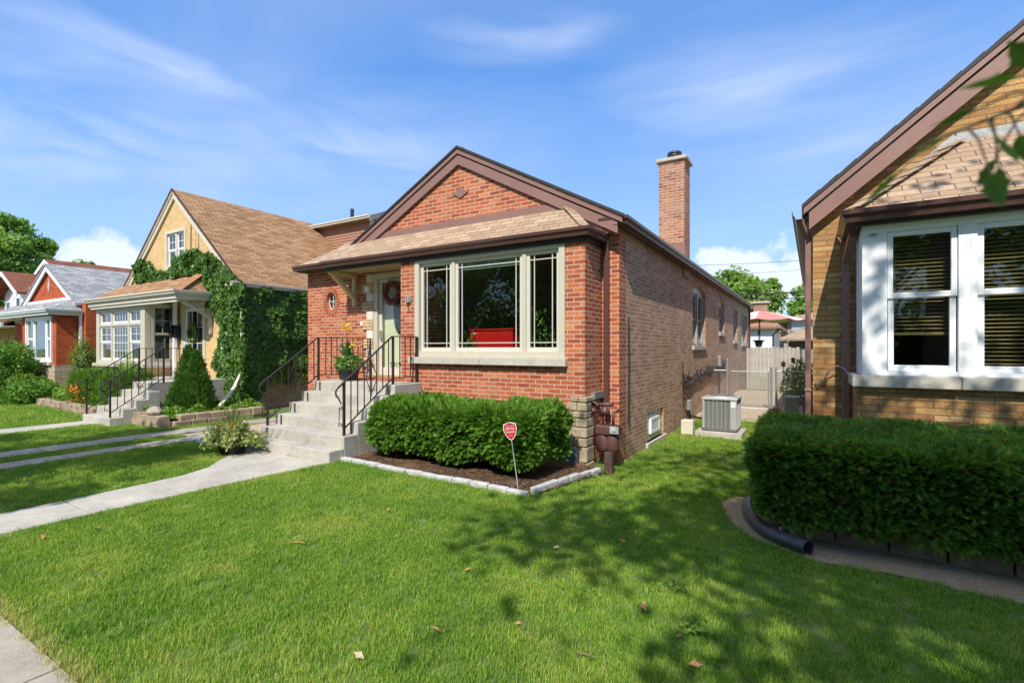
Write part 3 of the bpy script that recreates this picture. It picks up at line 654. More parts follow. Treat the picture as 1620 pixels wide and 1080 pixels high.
# iron railing builder ------------------------------------------------
def railing(parent, x, y_lo, z_lo, y_knee, z_knee, y_end, h=.80, bas=(.45,.75), level_basket=False, step=.13):
    """rail in the plane X=x: slopes from (y_lo,z_lo floor) to knee, then level to y_end"""
    t = .012
    def top(y): return (z_lo+h+(z_knee-z_lo)*(y-y_lo)/(y_knee-y_lo)) if y < y_knee else z_knee+h
    def bot(y): return top(y)-h+.10
    r = MB(); r.beam((x,y_lo-.10,top(y_lo)-.075), (x,y_knee,top(y_knee)), .034, .016); r.beam((x,y_knee,z_knee+h), (x,y_end,z_knee+h), .034, .016)
    r.tube([(x, y_lo-.10, top(y_lo)-.075), (x, y_lo-.15, top(y_lo)-.13), (x, y_lo-.145, top(y_lo)-.19), (x, y_lo-.10, top(y_lo)-.235), (x, y_lo-.05, top(y_lo)-.33)], [.012,.013,.014,.012,.008], 6)
    r.beam((x,y_lo,bot(y_lo)), (x,y_knee,bot(y_knee)), .022, .014); r.beam((x,y_knee,z_knee+.10), (x,y_end,z_knee+.10), .022, .014)
    ro = r.build('railing', M_IRON, parent)
    def post(y, zb): m_ = MB(); m_.box(x-.016, x+.016, y-.016, y+.016, zb, top(y)+.004); m_.build('post', M_IRON, ro)
    post(y_lo, z_lo); post(y_knee+.02, z_knee)
    if y_end-y_knee > .6: post(y_end-.02, z_knee)
    y = y_lo+step; mid = y_lo+(y_knee-y_lo)*.55; k = 0
    while y < y_end-.05:
        if abs(y-(y_knee+.02)) > .05:
            zb = bot(y); zt = top(y)
            if bas and bas[0] < (y-y_lo) < bas[1] and y < y_knee:
                pass
            p_ = MB(); p_.box(x-.0065, x+.0065, y-.0065, y+.0065, zb, zt-.004); p_.build('picket', M_IRON, ro)
        y += step
    # scroll ornament around the middle picket
    def scroll(yc):
        zc = (bot(yc)+top(yc))/2; s_ = MB(); t_ = .0055
        for sg_ in (-1, 1):
            for up in (-1, 1):
                sp1 = spiral((yc+sg_*.045, zc+up*.20), .008, .036, PI/2*up, PI/2*up+sg_*up*-1*1.6*PI, 16)
                s_.tube([(x, a, b) for a, b in sp1]+[(x, yc+sg_*.095, zc+up*.06), (x, yc+sg_*.11, zc)], t_, 5)
            sp2 = spiral((yc+sg_*.04, zc-.0), .006, .028, 0, 2.2*PI*sg_, 14); s_.tube([(x+.004, a, b) for a, b in sp2], t_, 5)
        for up in (-1, 1): s_.tube([(x, yc-.08, zc+up*.10), (x, yc, zc+up*.25), (x, yc+.08, zc+up*.10)], t_, 5)
        s_.tube([(x, yc, zc-.3), (x, yc, zc+.3)], .006, 5); s_.build('scroll', M_IRON, ro)
    scroll(mid)
    if level_basket: scroll((y_knee+y_end)/2+.1)
    # volute at the foot of the lowest post
    v_ = MB(); a1 = spiral((y_lo-.055, z_lo+.42), .005, .033, PI, -1.1*PI, 16); a2 = spiral((y_lo-.06, z_lo+.16), .005, .04, PI, 3.1*PI, 16)
    v_.tube([(x, a, b) for a, b in a1]+[(x, y_lo-.085, z_lo+.30)]+[(x, a, b) for a, b in a2[::-1]], .006, 5); v_.build('scroll', M_IRON, ro)
    return ro
railing(H1, -5.98, 5.03, -.1+2*RS, 6.02, .95, 6.64, .80)
railing(H1, -7.88, 5.03, -.1+2*RS, 6.02, .95, 7.33, .80, level_basket=True)
# roofs
def gable_roof(parent, xl, zl, xa, za, xr, zr, y0, y1, m, th=.07, name='roof'):
    r = MB(); r.prism([(xl,y0,zl),(xa,y0,za),(xr,y0,zr),(xr,y0,zr-th),(xa,y0,za-th*1.15),(xl,y0,zl-th)], (0,y1-y0,0)); return r.build(name, m, parent)
r1 = gable_roof(H1, -8.50, 3.535, -5.45, 5.15, -2.40, 3.515, 7.10, YB+.1, M_SH_MAIN)
rk = MB()
def rake(mb, xl, zl, xa, za, xr, zr, y, w, t, drop=0):
    for (x0, z0) in ((xl, zl), (xr, zr)):
        k = (za-z0)/(xa-x0)
        mb.prism([(x0,y,z0-drop),(xa,y,za-drop),(xa,y,za-drop-w),(x0,y,z0-drop-w)], (0,t,0))
rake(rk, -8.5, 3.535, -5.45, 5.15, -2.40, 3.515, 7.085, .062, .05, .045)
rake(rk, -8.42, 3.56, -5.45, 5.13, -2.48, 3.54, 7.108, .165, .03, .115)
rk.build('rake_board', M_BROWN, H1)
re_ = MB(); rake(re_, -8.53, 3.55, -5.45, 5.18, -2.37, 3.53, 7.072, .042, .05, 0); re_.build('roof_edge', M_EDGE, r1)
sf = MB(); sf.add([(-8.5,7.14,3.42),(-5.45,7.14,5.03),(-5.45,7.345,5.03),(-8.5,7.345,3.42)], [(0,1,2,3)]); sf.add([(-2.4,7.14,3.40),(-5.45,7.14,5.03),(-5.45,7.345,5.03),(-2.4,7.345,3.40)], [(0,1,2,3)])
sf.add([(-2.4,7.1,3.39),(-2.55,7.1,3.39),(-2.55,YB,3.39),(-2.4,YB,3.39)], [(0,1,2,3)]); sf.build('soffit', M_DKBROWN, H1)
cap = MB(); cap.box(-5.53, -5.37, 7.13, YB, 5.125, 5.155); cap.build('ridge_cap', M_SH_MAIN, r1)
# wing roof on the left
wr = MB(); zc = 3.40; m_ = .64
wr.add([(-10.04,7.08,zc),(-8.3,7.08,zc),(-8.3,8.0,zc+m_*1.06),(-9.04,8.0,zc+m_*1.06),(-9.04,YB,zc+m_*1.06),(-10.04,YB,zc),(-8.3,YB,zc+m_*1.06)],
       [(0,1,2,3),(0,3,4,5),(3,2,6,4)])
wro = wr.build('wing_roof', M_SH_MAIN, H1)
wf = MB(); wf.box(-10.02, -8.44, 7.10, 7.36, 3.27, 3.385); wf.build('wing_fascia', M_DKBROWN, H1)
gutter('gutter', [(-8.52,7.10,3.285),(-10.05,7.10,3.285)], M_DKBROWN, H1, .11, .11, [(0,-1,0)])
# apron roof over porch and bay
ap = MB(); zg, zt = 3.29, 3.77
ap.add([(-8.50,6.60,zg),(-2.76,6.60,zg),(-3.32,7.16,zt),(-8.50,7.16,zt),(-2.76,7.16,zg)], [(0,1,2,3),(1,4,2)])
ap.add([(-8.50,6.60,zg-.05),(-2.76,6.60,zg-.05),(-3.32,7.16,zt-.05),(-8.50,7.16,zt-.05)], [(3,2,1,0)])
ap.add([(-8.50,6.60,zg),(-8.50,7.16,zt),(-8.50,7.16,zg-.1),(-8.5,6.6,zg-.1)], [(0,1,2,3)])
apo = ap.build('apron_roof', M_SH_MAIN, H1)
hc = MB(); hc.beam((-2.80,6.64,zg+.022), (-3.30,7.14,zt+.004), .15, .008); hc.build('hip_cap', M_SH_MAIN, apo)
fl = MB(); fl.box(-8.0, -3.35, 7.145, 7.163, zt-.03, zt+.105); fl.prism([(-3.6,7.150,zt+.09),(-2.5,7.150,3.50),(-2.5,7.150,3.30),(-2.8,7.150,3.28),(-3.6,7.150,zt-.1)], (0,.012,0)); fl.build('flashing', M_BROWN, H1)
so_ = MB(); so_.box(-8.44,-6.41,6.66,7.36,3.14,3.165); so_.build('porch_soffit', M_SOFFIT, H1)
for k in range(7): pass
sb = MB()
for k in range(9): sb.box(-8.44,-6.41,6.72+k*.07,6.726+k*.07,3.134,3.141)
sb.build('soffit_bead', plain('soffit groove', (.30,.25,.13), .7), H1)
fa = MB(); fa.box(-8.46,-2.80,6.62,6.66,3.10,3.27); fa.box(-2.82,-2.78,6.66,7.34,3.10,3.27); fa.box(-6.41,-2.82,6.66,6.668,3.12,3.2); fa.build('fascia', plain('near black fascia', (.03,.022,.022), .5), H1)
gutter('gutter', [(-8.46,6.62,3.165),(-2.79,6.62,3.165),(-2.79,7.30,3.165)], M_DKBROWN, H1, .12, .12, [(0,-1,0),(1,0,0)])
gutter('gutter', [(-2.78,7.22,3.40),(-2.44,7.22,3.40),(-2.44,YB,3.40)], M_DKBROWN, H1, .115, .12, [(0,-1,0),(1,0,0)])
hd = MB(); hd.box(-6.07,-3.13,6.645,6.67,3.10,3.15); hd.build('window_head', M_SOFFIT, H1)
# bracket under the porch soffit
br = MB(); br.box(-8.42,-8.32,6.67,7.36,3.05,3.135); br.beam((-8.37,6.74,3.07), (-8.37,7.33,2.60), .09, .085, (0,1,1)); br.box(-8.41,-8.33,7.28,7.36,2.45,3.05); br.build('bracket', plain('buff bracket', (.62,.52,.26), .5), H1, bevel=.01)
# diamond vent cover
dm = MB(); dm.prism([(-5.42-.17,7.14,4.34),(-5.42,7.14,4.34+.095),(-5.42+.17,7.14,4.34),(-5.42,7.14,4.34-.095)], (0,.03,0)); dm.build('diamond_plate', M_BROWN, H1, bevel=.006)
# downspouts
ds = MB()
ds.box(-2.76,-2.68,7.26,7.32,.62,3.17); ds.box(-2.74,-2.67,7.14,7.20,3.30,3.42); ds.beam((-2.72,7.29,.66),(-2.68,7.22,.54),.085,.07); ds.build('downspout', M_DKBROWN, H1, bevel=.008)
ds = MB(); ds.box(XR+.01,XR+.08,YB-.35,YB-.27,-.2,3.42); ds.build('downspout', M_DKBROWN, H1)
# chimney
ch = MB(); ch.box(-3.08,-2.50,11.7,12.28,3.2,5.87); cho = ch.build('chimney', M_CHIM, r1)
cc_ = MB(); cc_.box(-3.14,-2.44,11.64,12.34,5.87,5.95); cc_.build('chimney_cap', M_LIME, cho, bevel=.015)
cp = MB(); cp.lathe((-2.79,12.0,5.95), [(.13,0),(.155,.02),(.155,.06),(.14,.07),(.165,.08),(.165,.13),(.15,.14),(.165,.15),(.16,.20),(.12,.22),(0,.225)], 24); cp.build('flue', M_BLACKPOT, cho, smooth=True)
cfb = MB(); cfb.box(-3.5,-2.48,11.66,11.72,3.5,3.95); cfb.prism([(-2.46,11.1,3.53),(-3.3,11.1,3.98),(-3.3,11.72,3.98),(-2.46,11.72,3.53)],(0,0,.03)); cfb.build('chimney_flashing', M_BROWN, cho)
# small fittings on the front wall
sc = MB(); sc.box(-8.02,-7.90,7.27,7.36,2.72,2.84); sc.build('security_light', M_WHITE, H1, bevel=.01)
for dx in (-.10, .10):
    l = MB(); l.lathe((0,0,0), [(0,0),(.05,.01),(.062,.05),(.05,.10),(0,.11)], 14); o = l.build('light_head', M_WHITE, H1, smooth=True); o.location = Vector((-7.96+dx,7.24,2.86))-world_loc(H1); o.rotation_euler = (1.9,0,dx*4)
l = MB(); l.lathe((0,0,0), [(0,0),(.045,.0),(.05,.03),(.045,.09),(0,.10)], 14); o = l.build('camera_head', M_WHITE, H1, smooth=True); o.location = Vector((-7.95,7.22,2.70))-world_loc(H1); o.rotation_euler = (1.5,0,0)
l = MB(); l.lathe((0,0,0), [(.0,.10),(.03,.103),(.0,.106)], 12); o = l.build('lens', M_BLACKPOT, H1); o.location = Vector((-7.95,7.22,2.70))-world_loc(H1); o.rotation_euler = (1.5,0,0)
bx = MB(); bx.box(-8.21,-8.13,7.32,7.36,2.03,2.12); bx.build('doorbell_camera', M_WHITE, H1, bevel=.012)
l = MB(); l.lathe((-6.21,6.63,2.36), [(.02,0),(.035,.015),(.03,.09),(.012,.10)], 12); l.box(-6.28,-6.14,6.645,6.67,2.38,2.48); l.tube([(-6.21,6.65,2.42),(-6.21,6.58,2.45),(-6.19,6.57,2.34),(-6.19,6.6,2.28)],.012,6)
l.build('porch_hook', M_STEEL, H1)

# ================================================================ foliage tools
def unit(v): return v/np.maximum(np.linalg.norm(v, axis=1, keepdims=True), 1e-9)
def leaves(name, P, Nn, size, m, parent=None, asp=.6, jit=.6, droop=0.0, fold=.25, seed=1):
    "many small folded leaves: P points, Nn outward normals"
    r = np.random.default_rng(seed); n = len(P)
    nn = unit(Nn+jit*r.normal(size=(n,3))); t = r.normal(size=(n,3)); t[:,2] -= droop; t = unit(t-nn*np.sum(t*nn, axis=1, keepdims=True))
    b = np.cross(nn, t); s = (size*(.65+.7*r.random(n)))[:, None]
    a0 = P-t*s*.5; a1 = P+t*s*.5; l = P+b*s*asp*.5+nn*s*fold-t*s*.08; q = P-b*s*asp*.5+nn*s*fold-t*s*.08
    V = np.empty((n, 4, 3)); V[:,0] = a0; V[:,1] = q; V[:,2] = a1; V[:,3] = l
    V = V.reshape(-1, 3); F4 = np.arange(n*4).reshape(n, 4); F3 = np.concatenate([F4[:, [0,1,2]], F4[:, [0,2,3]]])
    return idmesh(name, V, F3, m, parent)
def sprig_template(nn=9, L=.10, nl=.026, w=.0055):
    "yew shoot: needles in two rows along a stem pointing to +x, up = +z"
    V = []; 
    for i in range(nn):
        x = L*(.08+.86*i/(nn-1)); l = nl*(1.0-.35*abs(i/(nn-1)-.35))
        for s in (-1, 1):
            d = np.array([.62, s*.85, .22]); d /= np.linalg.norm(d); o = np.array([x, 0, 0]); q = np.array([-d[1], d[0], 0])*w*.5
            V += [o-q, o+q, o+d*l+q*.4, o+d*l-q*.4]
    o = np.array([L*.9, 0, 0]); V += [o+[0,-w/2,0], o+[0,w/2,0], o+[nl,w*.2,.004], o+[nl,-w*.2,.004]]
    V += [np.array([0,-w*.3,0]), np.array([0,w*.3,0]), np.array([L,w*.2,0]), np.array([L,-w*.2,0])]
    return np.array(V)
def sprigs(name, P, D, m, parent=None, scale=1.0, seed=2, tpl=None):
    "place shoots at P pointing along D"
    r = np.random.default_rng(seed); T = sprig_template() if tpl is None else tpl; n = len(P)
    x = unit(D); u = r.normal(size=(n,3))*.5; u[:,2] += 1; z = unit(u-x*np.sum(u*x, axis=1, keepdims=True)); y = np.cross(z, x)
    s = (scale*(.7+.6*r.random(n)))[:, None, None]
    V = (P[:, None, :]+s*(T[None, :, 0:1]*x[:, None, :]+T[None, :, 1:2]*y[:, None, :]+T[None, :, 2:3]*z[:, None, :]))
    return npmesh(name, V.reshape(-1, 3), 4, m, parent)
from mathutils import noise as MN
def hnoise(p, s): return MN.noise(Vector((p[0]*s, p[1]*s, p[2]*s)))
def hedge(name, label, x0, x1, y0, y1, z0, z1, dens, m, rx=.18, sc=1.0, seed=3, under=.12, group=None, cat='hedge', skip_back=True, lump=.09, tpl=None):
    H = thing(name, label, cat, ((x0+x1)/2, (y0+y1)/2, z0), group)
    r = np.random.default_rng(seed); cx, cy = (x0+x1)/2, (y0+y1)/2; hx, hy, hz = (x1-x0)/2, (y1-y0)/2, (z1-z0)/2; cz = (z0+z1)/2
    A = [('t', 4*hx*hy), ('f', 4*hx*hz), ('l', 4*hy*hz), ('r', 4*hy*hz)] + ([] if skip_back else [('b', 4*hx*hz)])
    P = []; D = []
    def surf(face, a, b, inset=0):
        if face == 't': p = [a*hx, b*hy, hz]
        elif face == 'f': p = [a*hx, -hy, b*hz]
        elif face == 'b': p = [a*hx, hy, b*hz]
        elif face == 'l': p = [-hx, a*hy, b*hz]
        else: p = [hx, a*hy, b*hz]
        # round the box
        q = [max(-h+rx, min(h-rx, v)) for v, h in zip(p, (hx, hy, hz))]; d = Vector(p)-Vector(q)
        nrm = d.normalized() if d.length > 1e-6 else Vector((0,0,1))
        pp = Vector(q)+nrm*(rx-inset)
        w = Vector((pp.x+cx, pp.y+cy, pp.z+cz)); k = lump*(hnoise(w, 2.2)+.5*hnoise(w, 6.5))
        w += nrm*k
        tz = (w.z-z0)/(z1-z0)
        if tz < .3: w -= Vector((nrm.x, nrm.y, 0))*under*(1-tz/.3)**1.5
        return w, nrm
    for face, area in A:
        for _ in range(int(area*dens)):
            w, nrm = surf(face, r.uniform(-1,1), r.uniform(-1,1))
            P.append(w-nrm*abs(r.normal())*.035); dz = .55 if face == 't' else -.25+.35*r.random(); D.append((nrm.x+r.normal()*.45, nrm.y+r.normal()*.45, nrm.z*.8+dz+r.normal()*.35))
    P = np.array([tuple(p) for p in P]); D = np.array(D); sprigs('foliage', P, D, m, H, sc, seed, tpl)
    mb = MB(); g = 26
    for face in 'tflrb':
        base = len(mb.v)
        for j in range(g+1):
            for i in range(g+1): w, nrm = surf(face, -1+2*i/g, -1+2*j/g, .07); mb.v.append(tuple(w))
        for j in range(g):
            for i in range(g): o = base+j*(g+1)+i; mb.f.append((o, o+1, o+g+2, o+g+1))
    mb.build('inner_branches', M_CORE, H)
    sm = MB(); rr = random.Random(seed)
    for k in range(max(3, int((x1-x0)*2))):
        x = x0+rx+(x1-x0-2*rx)*(k+.5)/max(3, int((x1-x0)*2)); sm.tube([(x, cy, z0-.15), (x+rr.uniform(-.05,.05), cy+rr.uniform(-.1,.1), z0+.3)], [.03,.018], 6)
    sm.build('stem', M_BARK, H)
    return H
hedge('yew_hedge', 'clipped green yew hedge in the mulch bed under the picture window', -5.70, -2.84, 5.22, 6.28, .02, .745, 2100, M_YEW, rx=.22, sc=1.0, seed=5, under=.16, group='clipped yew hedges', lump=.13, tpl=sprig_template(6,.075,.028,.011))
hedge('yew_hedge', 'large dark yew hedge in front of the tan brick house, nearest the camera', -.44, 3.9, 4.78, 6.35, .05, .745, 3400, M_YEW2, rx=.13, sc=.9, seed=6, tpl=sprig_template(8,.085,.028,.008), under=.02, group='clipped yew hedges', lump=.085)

def tree(name, label, x, y, h, crown, leaf, nleaf, m, tr=.16, seed=1, group=None, base=None, cz=None, limbs=7, holes=.35, cat='tree', clumps=42, barkm=None):
    "crown=(rx,ry,rz). limbs reach leaf clumps spread through the crown's volume"
    r = np.random.default_rng(seed); rr = random.Random(seed); z0 = gz(x, y) if base is None else base
    T = thing(name, label, cat, (x, y, z0), group); rx, ry, rz = crown; cz = (h-rz) if cz is None else cz
    C = Vector((x, y, z0+cz)); cl = []
    while len(cl) < clumps:
        v = Vector(r.normal(size=3)).normalized()*(rr.random()**.45); p = C+Vector((v.x*rx, v.y*ry, v.z*rz)); cl.append((p, rr.uniform(.14, .30)*min(rx, rz)))
    tb = MB(); top = C-Vector((0,0,rz*.25)); pts = [Vector((x,y,z0-.1)), Vector((x+rr.uniform(-.05,.05),y,z0+(cz-rz)*.5)), Vector((x+rr.uniform(-.1,.1),y+rr.uniform(-.1,.1),z0+max(.3,cz-rz*.8))), top]
    tb.tube(pts, [tr*1.35, tr, tr*.85, tr*.45], 10)
    for p, s in cl[:clumps if clumps < 60 else 60]:
        k = rr.uniform(.25, .95); a = pts[2].lerp(top, k) if rr.random() < .7 else pts[2]; mid = a.lerp(p, .5)+Vector((rr.uniform(-.2,.2), rr.uniform(-.2,.2), rr.uniform(0,.3)))*s
        tb.tube([a, mid, p], [tr*.32, tr*.18, tr*.05], 5, False)
    tb.build('trunk', barkm or M_BARK, T)
    P = []; per = nleaf//clumps
    for p, s in cl:
        q = r.normal(size=(per, 3)); q = q/np.linalg.norm(q, axis=1, keepdims=True)*(r.random((per,1))**.4)*s*np.array([1.15,1.15,.8]); P.append(q+np.array(p))
    q = r.normal(size=(nleaf//7, 3)); q = q/np.linalg.norm(q, axis=1, keepdims=True)*(r.random((nleaf//7,1))**.33); P.append(q*np.array([rx,ry,rz])*1.02+np.array(C))
    P = np.concatenate(P); Nn = unit(P-np.array(C))*.6+np.array([0,0,.6])
    leaves('crown', P, Nn, leaf, m, T, .75, .8, .3, .15, seed)
    return T

# ================================================================ YELLOW HOUSE
H2 = thing('brick_house', 'pale yellow brick house with steep brown roof and ivy climbing its corner', 'house', (-16.1, 7.4, -.1))
A2, EL, ER, EZ, AZ = -16.15, -19.6, -12.72, 3.30, 6.25
b2 = MB(); Y2 = 7.4
wall(b2, 'x', Y2, -19.35, -12.95, -.5, 3.5, [(-15.75,-14.45,.72,2.86), (-13.75,-13.28,1.5,2.65)], .2, -1)
b2.prism([(-19.35,Y2,3.5),(-12.95,Y2,3.5),(-16.82+.0,Y2,3.5)], (0,.2,0)) if 0 else None
# gable with the upper window opening
def gwall(z): # half width at height z
    return (AZ-.12-z)/((AZ-EZ)/(ER-A2))
for z0_, z1_, ops in ((3.5,3.9,None),(3.9,5.06,(-16.72,-15.52)),(5.06,6.12,None)):
    l0, l1 = gwall(z0_), gwall(z1_)
    def q(xa, xb, xc, xd):
        b2.prism([(A2+xa,Y2,z0_),(A2+xb,Y2,z0_),(A2+xc,Y2,z1_),(A2+xd,Y2,z1_)], (0,.2,0))
    l1 = max(l1, .01)
    if ops: q(-l0, ops[0]-A2, ops[0]-A2, -l1); q(ops[1]-A2, l0, l1, ops[1]-A2)
    else: q(-l0, l0, l1, -l1)
c2_ = MB(); wall(c2_, 'y', -12.948, Y2+.002, 12.2, -.5, 3.4, [], .2, 1); c2_.build('side_wall', M_COMMON, H2); wall(b2, 'y', -19.352, Y2+.002, 12.2, -.5, 3.4, [], .2, -1)
wall(b2, 'x', 6.6, -19.3, -16.1, -.5, 1.0, [], .2, -1)
wall(b2, 'y', -16.098, 6.602, Y2-.002, -.5, 1.0, [], .2, 1); wall(b2, 'y', -19.302, 6.602, Y2-.002, -.5, 1.0, [], .2, -1)
b2.build('wall', M_YEL, H2)
r2_ = gable_roof(H2, EL, EZ, A2, AZ, ER, EZ, 7.30, 12.1, M_SH_YEL)
k2 = MB(); rake(k2, EL, EZ, A2, AZ, ER, EZ, 7.34, .20, .05, .07); rake(k2, EL+.05, EZ, A2, AZ-.05, ER-.05, EZ, 7.31, .08, .05, .0); k2.build('rake_board', M_BEIGE, H2)
k2 = MB(); rake(k2, EL, EZ+.02, A2, AZ+.02, ER, EZ+.02, 7.29, .045, .03, .0); k2.build('roof_edge', M_EDGE, r2_)
gutter('gutter', [(-12.80,7.15,3.17),(-12.80,12.1,3.17)], M_BEIGE, H2, .12, .12, [(1,0,0)])
# pent roof over bay and porch
p2 = MB(); p2.add([(-19.5,6.42,3.02),(-13.98,6.42,3.02),(-14.6,7.38,3.62),(-19.5,7.38,3.62),(-13.98,7.38,3.02)], [(0,1,2,3),(1,4,2)])
p2.add([(-19.5,6.42,3.02),(-19.5,7.38,3.62),(-19.5,7.38,3.0)], [(0,1,2)]); p2o = p2.build('apron_roof', M_SH_YEL, H2)
hc = MB(); hc.beam((-14.02,6.46,3.05), (-14.58,7.34,3.64), .22, .015); hc.build('hip_cap', M_SH_ORG, p2o)
ps = MB(); ps.box(-19.4,-14.05,6.45,7.38,2.90,2.93); ps.build('porch_soffit', M_CREAM, H2)
pf = MB(); pf.box(-19.45,-14.0,6.42,6.46,2.84,3.02); pf.box(-14.03,-13.99,6.46,7.38,2.84,3.02); pf.box(-19.4,-14.04,6.46,6.52,2.76,2.90); pf.build('fascia', M_BEIGE, H2)
gutter('gutter', [(-19.5,6.42,2.96),(-13.99,6.42,2.96),(-13.99,7.3,2.96)], M_BEIGE, H2, .11, .11, [(0,-1,0),(1,0,0)])
# bay window unit
w2 = MB(); w2.box(-19.32,-19.10,6.58,6.72,1.1,2.84); w2.box(-16.35,-16.08,6.58,6.72,1.1,2.84); w2.box(-19.10,-16.35,6.58,6.72,2.66,2.84); w2.box(-19.10,-16.35,6.58,6.72,1.1,1.2)
w2.box(-18.32,-18.22,6.6,6.7,1.2,2.66); w2.box(-17.20,-17.10,6.6,6.7,1.2,2.66); w2.box(-19.1,-16.35,6.59,6.7,2.22,2.30)
w2o = w2.build('bay_window', M_CREAM, H2, bevel=.008)
for a, b, nx in ((-19.10,-18.32,2),(-18.22,-17.20,5),(-17.10,-16.35,2)):
    casement(w2o, a, b, 2.30, 2.66, 6.63, M_WHITE, (nx,1), .05, M_GLASSD)
for a, b in ((-19.10,-18.32),(-17.10,-16.35)):
    casement(w2o, a, b, 1.72, 2.22, 6.63, M_WHITE, (2,2), .05, M_GLASSD); casement(w2o, a, b, 1.2, 1.74, 6.645, M_WHITE, 0, .05, M_GLASSD)
casement(w2o, -18.22, -17.20, 1.2, 2.22, 6.63, M_WHITE, (5,4), .05, M_GLASSD)
sl_ = MB(); sl_.box(-19.4,-16.0,6.5,6.75,1.0,1.1); sl_.box(-16.1,-16.0,6.75,7.38,1.0,1.1); sl_.build('sill', M_LIME, w2o, bevel=.01)
backing(w2o, -19.2, -16.2, 6.95, 6.97, 1.1, 2.8, M_CURT)
w3 = MB(); frame_y(w3, 6.72, 7.38, 1.1, 2.84, -16.16, -16.085, .09); w3.build('bay_side_frame', M_CREAM, w2o)
casement_y(w2o, 6.81, 7.29, 1.95, 2.75, -16.10, M_CREAM, 1, (2,2)); casement_y(w2o, 6.81, 7.29, 1.2, 1.97, -16.115, M_CREAM, 1)
backing(w2o, -16.42, -16.40, 6.7, 7.38, 1.1, 2.8, M_CURT2)
# upper window
u2 = MB(); frame_x(u2, -16.72, -15.52, 3.9, 5.06, Y2-.03, Y2+.1, .09); u2.box(-16.16,-16.08,Y2,Y2+.1,3.99,4.97); u2o = u2.build('upper_window', M_BEIGE, H2, bevel=.006)
for a, b in ((-16.63,-16.16),(-16.08,-15.61)): casement(u2o, a, b, 4.45, 4.97, Y2+.03, M_WHITE, (2,2), .05, M_GLASSD); casement(u2o, a, b, 3.99, 4.48, Y2+.045, M_WHITE, 0, .05, M_GLASSD)
backing(u2o, -16.8, -15.4, Y2+.35, Y2+.37, 3.8, 5.1, M_CURT2)
# door, post, bracket, lantern
d2 = MB(); frame_x(d2, -15.75, -14.45, .72, 2.86, Y2-.03, Y2+.1, .14, .03); d2o = d2.build('door_frame', M_CREAM, H2, bevel=.006)
d3 = MB(); frame_x(d3, -15.61, -14.59, .75, 2.70, Y2+.02, Y2+.06, .09, .5); d3o = d3.build('storm_door', M_WHITE, H2, bevel=.006)
g_ = MB(); g_.box(-15.52,-14.68,Y2+.035,Y2+.04,1.25,2.61); g_.build('pane', M_GLASSD, d3o)
g_ = MB()
for k in (1,2): g_.box(-15.52+.28*k-.008,-15.52+.28*k+.008,Y2+.02,Y2+.03,1.25,2.61)
for k in (1,2): g_.box(-15.52,-14.68,Y2+.018,Y2+.028,1.25+.45*k-.008,1.25+.45*k+.008)
g_.box(-15.60,-15.54,Y2-.02,Y2+.02,1.55,1.75); g_.build('grille', M_WHITE, d3o)
backing(d3o, -15.6, -14.6, Y2+.14, Y2+.16, .75, 2.7)
gb2 = MB(); frame_x(gb2, -13.75,-13.28,1.5,2.65,Y2,Y2+.08,.04); gbo2 = gb2.build('glass_block_window', plain('glass block 2', (.36,.42,.38), .2, 0, .2, 20), H2)
g_ = MB()
for k in range(6): g_.box(-13.71,-13.32,Y2+.01,Y2+.05,1.55+.18*k,1.72+.18*k)
g_.build('pane', MATS['glass block 2'], gbo2, bevel=.01)
pb = MB(); pb.beam((-14.12,6.62,2.80),(-14.12,7.30,2.42),.07,.08,(0,1,1)); pb.box(-14.16,-14.08,7.30,7.38,1.95,2.8); pb.build('bracket', M_CREAM, H2, bevel=.008)
pp = MB(); pp.box(-15.93,-15.84,7.22,7.31,.75,2.9); pp.build('porch_post', M_WHITE, H2, bevel=.006)
ln = MB(); ln.lathe((-16.0,7.25,2.36), [(.02,-.03),(.07,0),(.085,.02),(.09,.22),(.11,.24),(.05,.33),(.015,.36),(.015,.40)], 6); ln.box(-16.02,-15.98,7.26,7.4,2.7,2.74); ln.build('lantern', M_IRON, H2)
# steps of the yellow house
s2 = MB()
for i in range(5): s2.box(-14.10, -12.70 if i < 4 else -13.3, 4.55+.24*i, (4.55+.24*(i+1)) if i < 4 else Y2-.005, -.4, -.1+.17*(i+1))
s2.box(-15.9,-14.1,5.9,Y2-.005,-.4,.75)
s2.build('front_step', M_CONC, H2, bevel=.012)
railing(H2, -14.02, 4.60, .07, 5.60, .75, 6.0, .80); railing(H2, -12.80, 4.60, .07, 5.60, .75, 6.3, .80)
# white downspout elbow at the ivy corner
dw = MB(); dw.box(-12.62,-12.55,7.30,7.37,.9,3.15); dw.beam((-12.58,7.33,.95),(-12.5,7.1,.60),.07,.06); dw.beam((-12.5,7.12,.61),(-11.7,6.3,.22),.08,.06); dw.build('downspout', M_BEIGE, H2, bevel=.008)
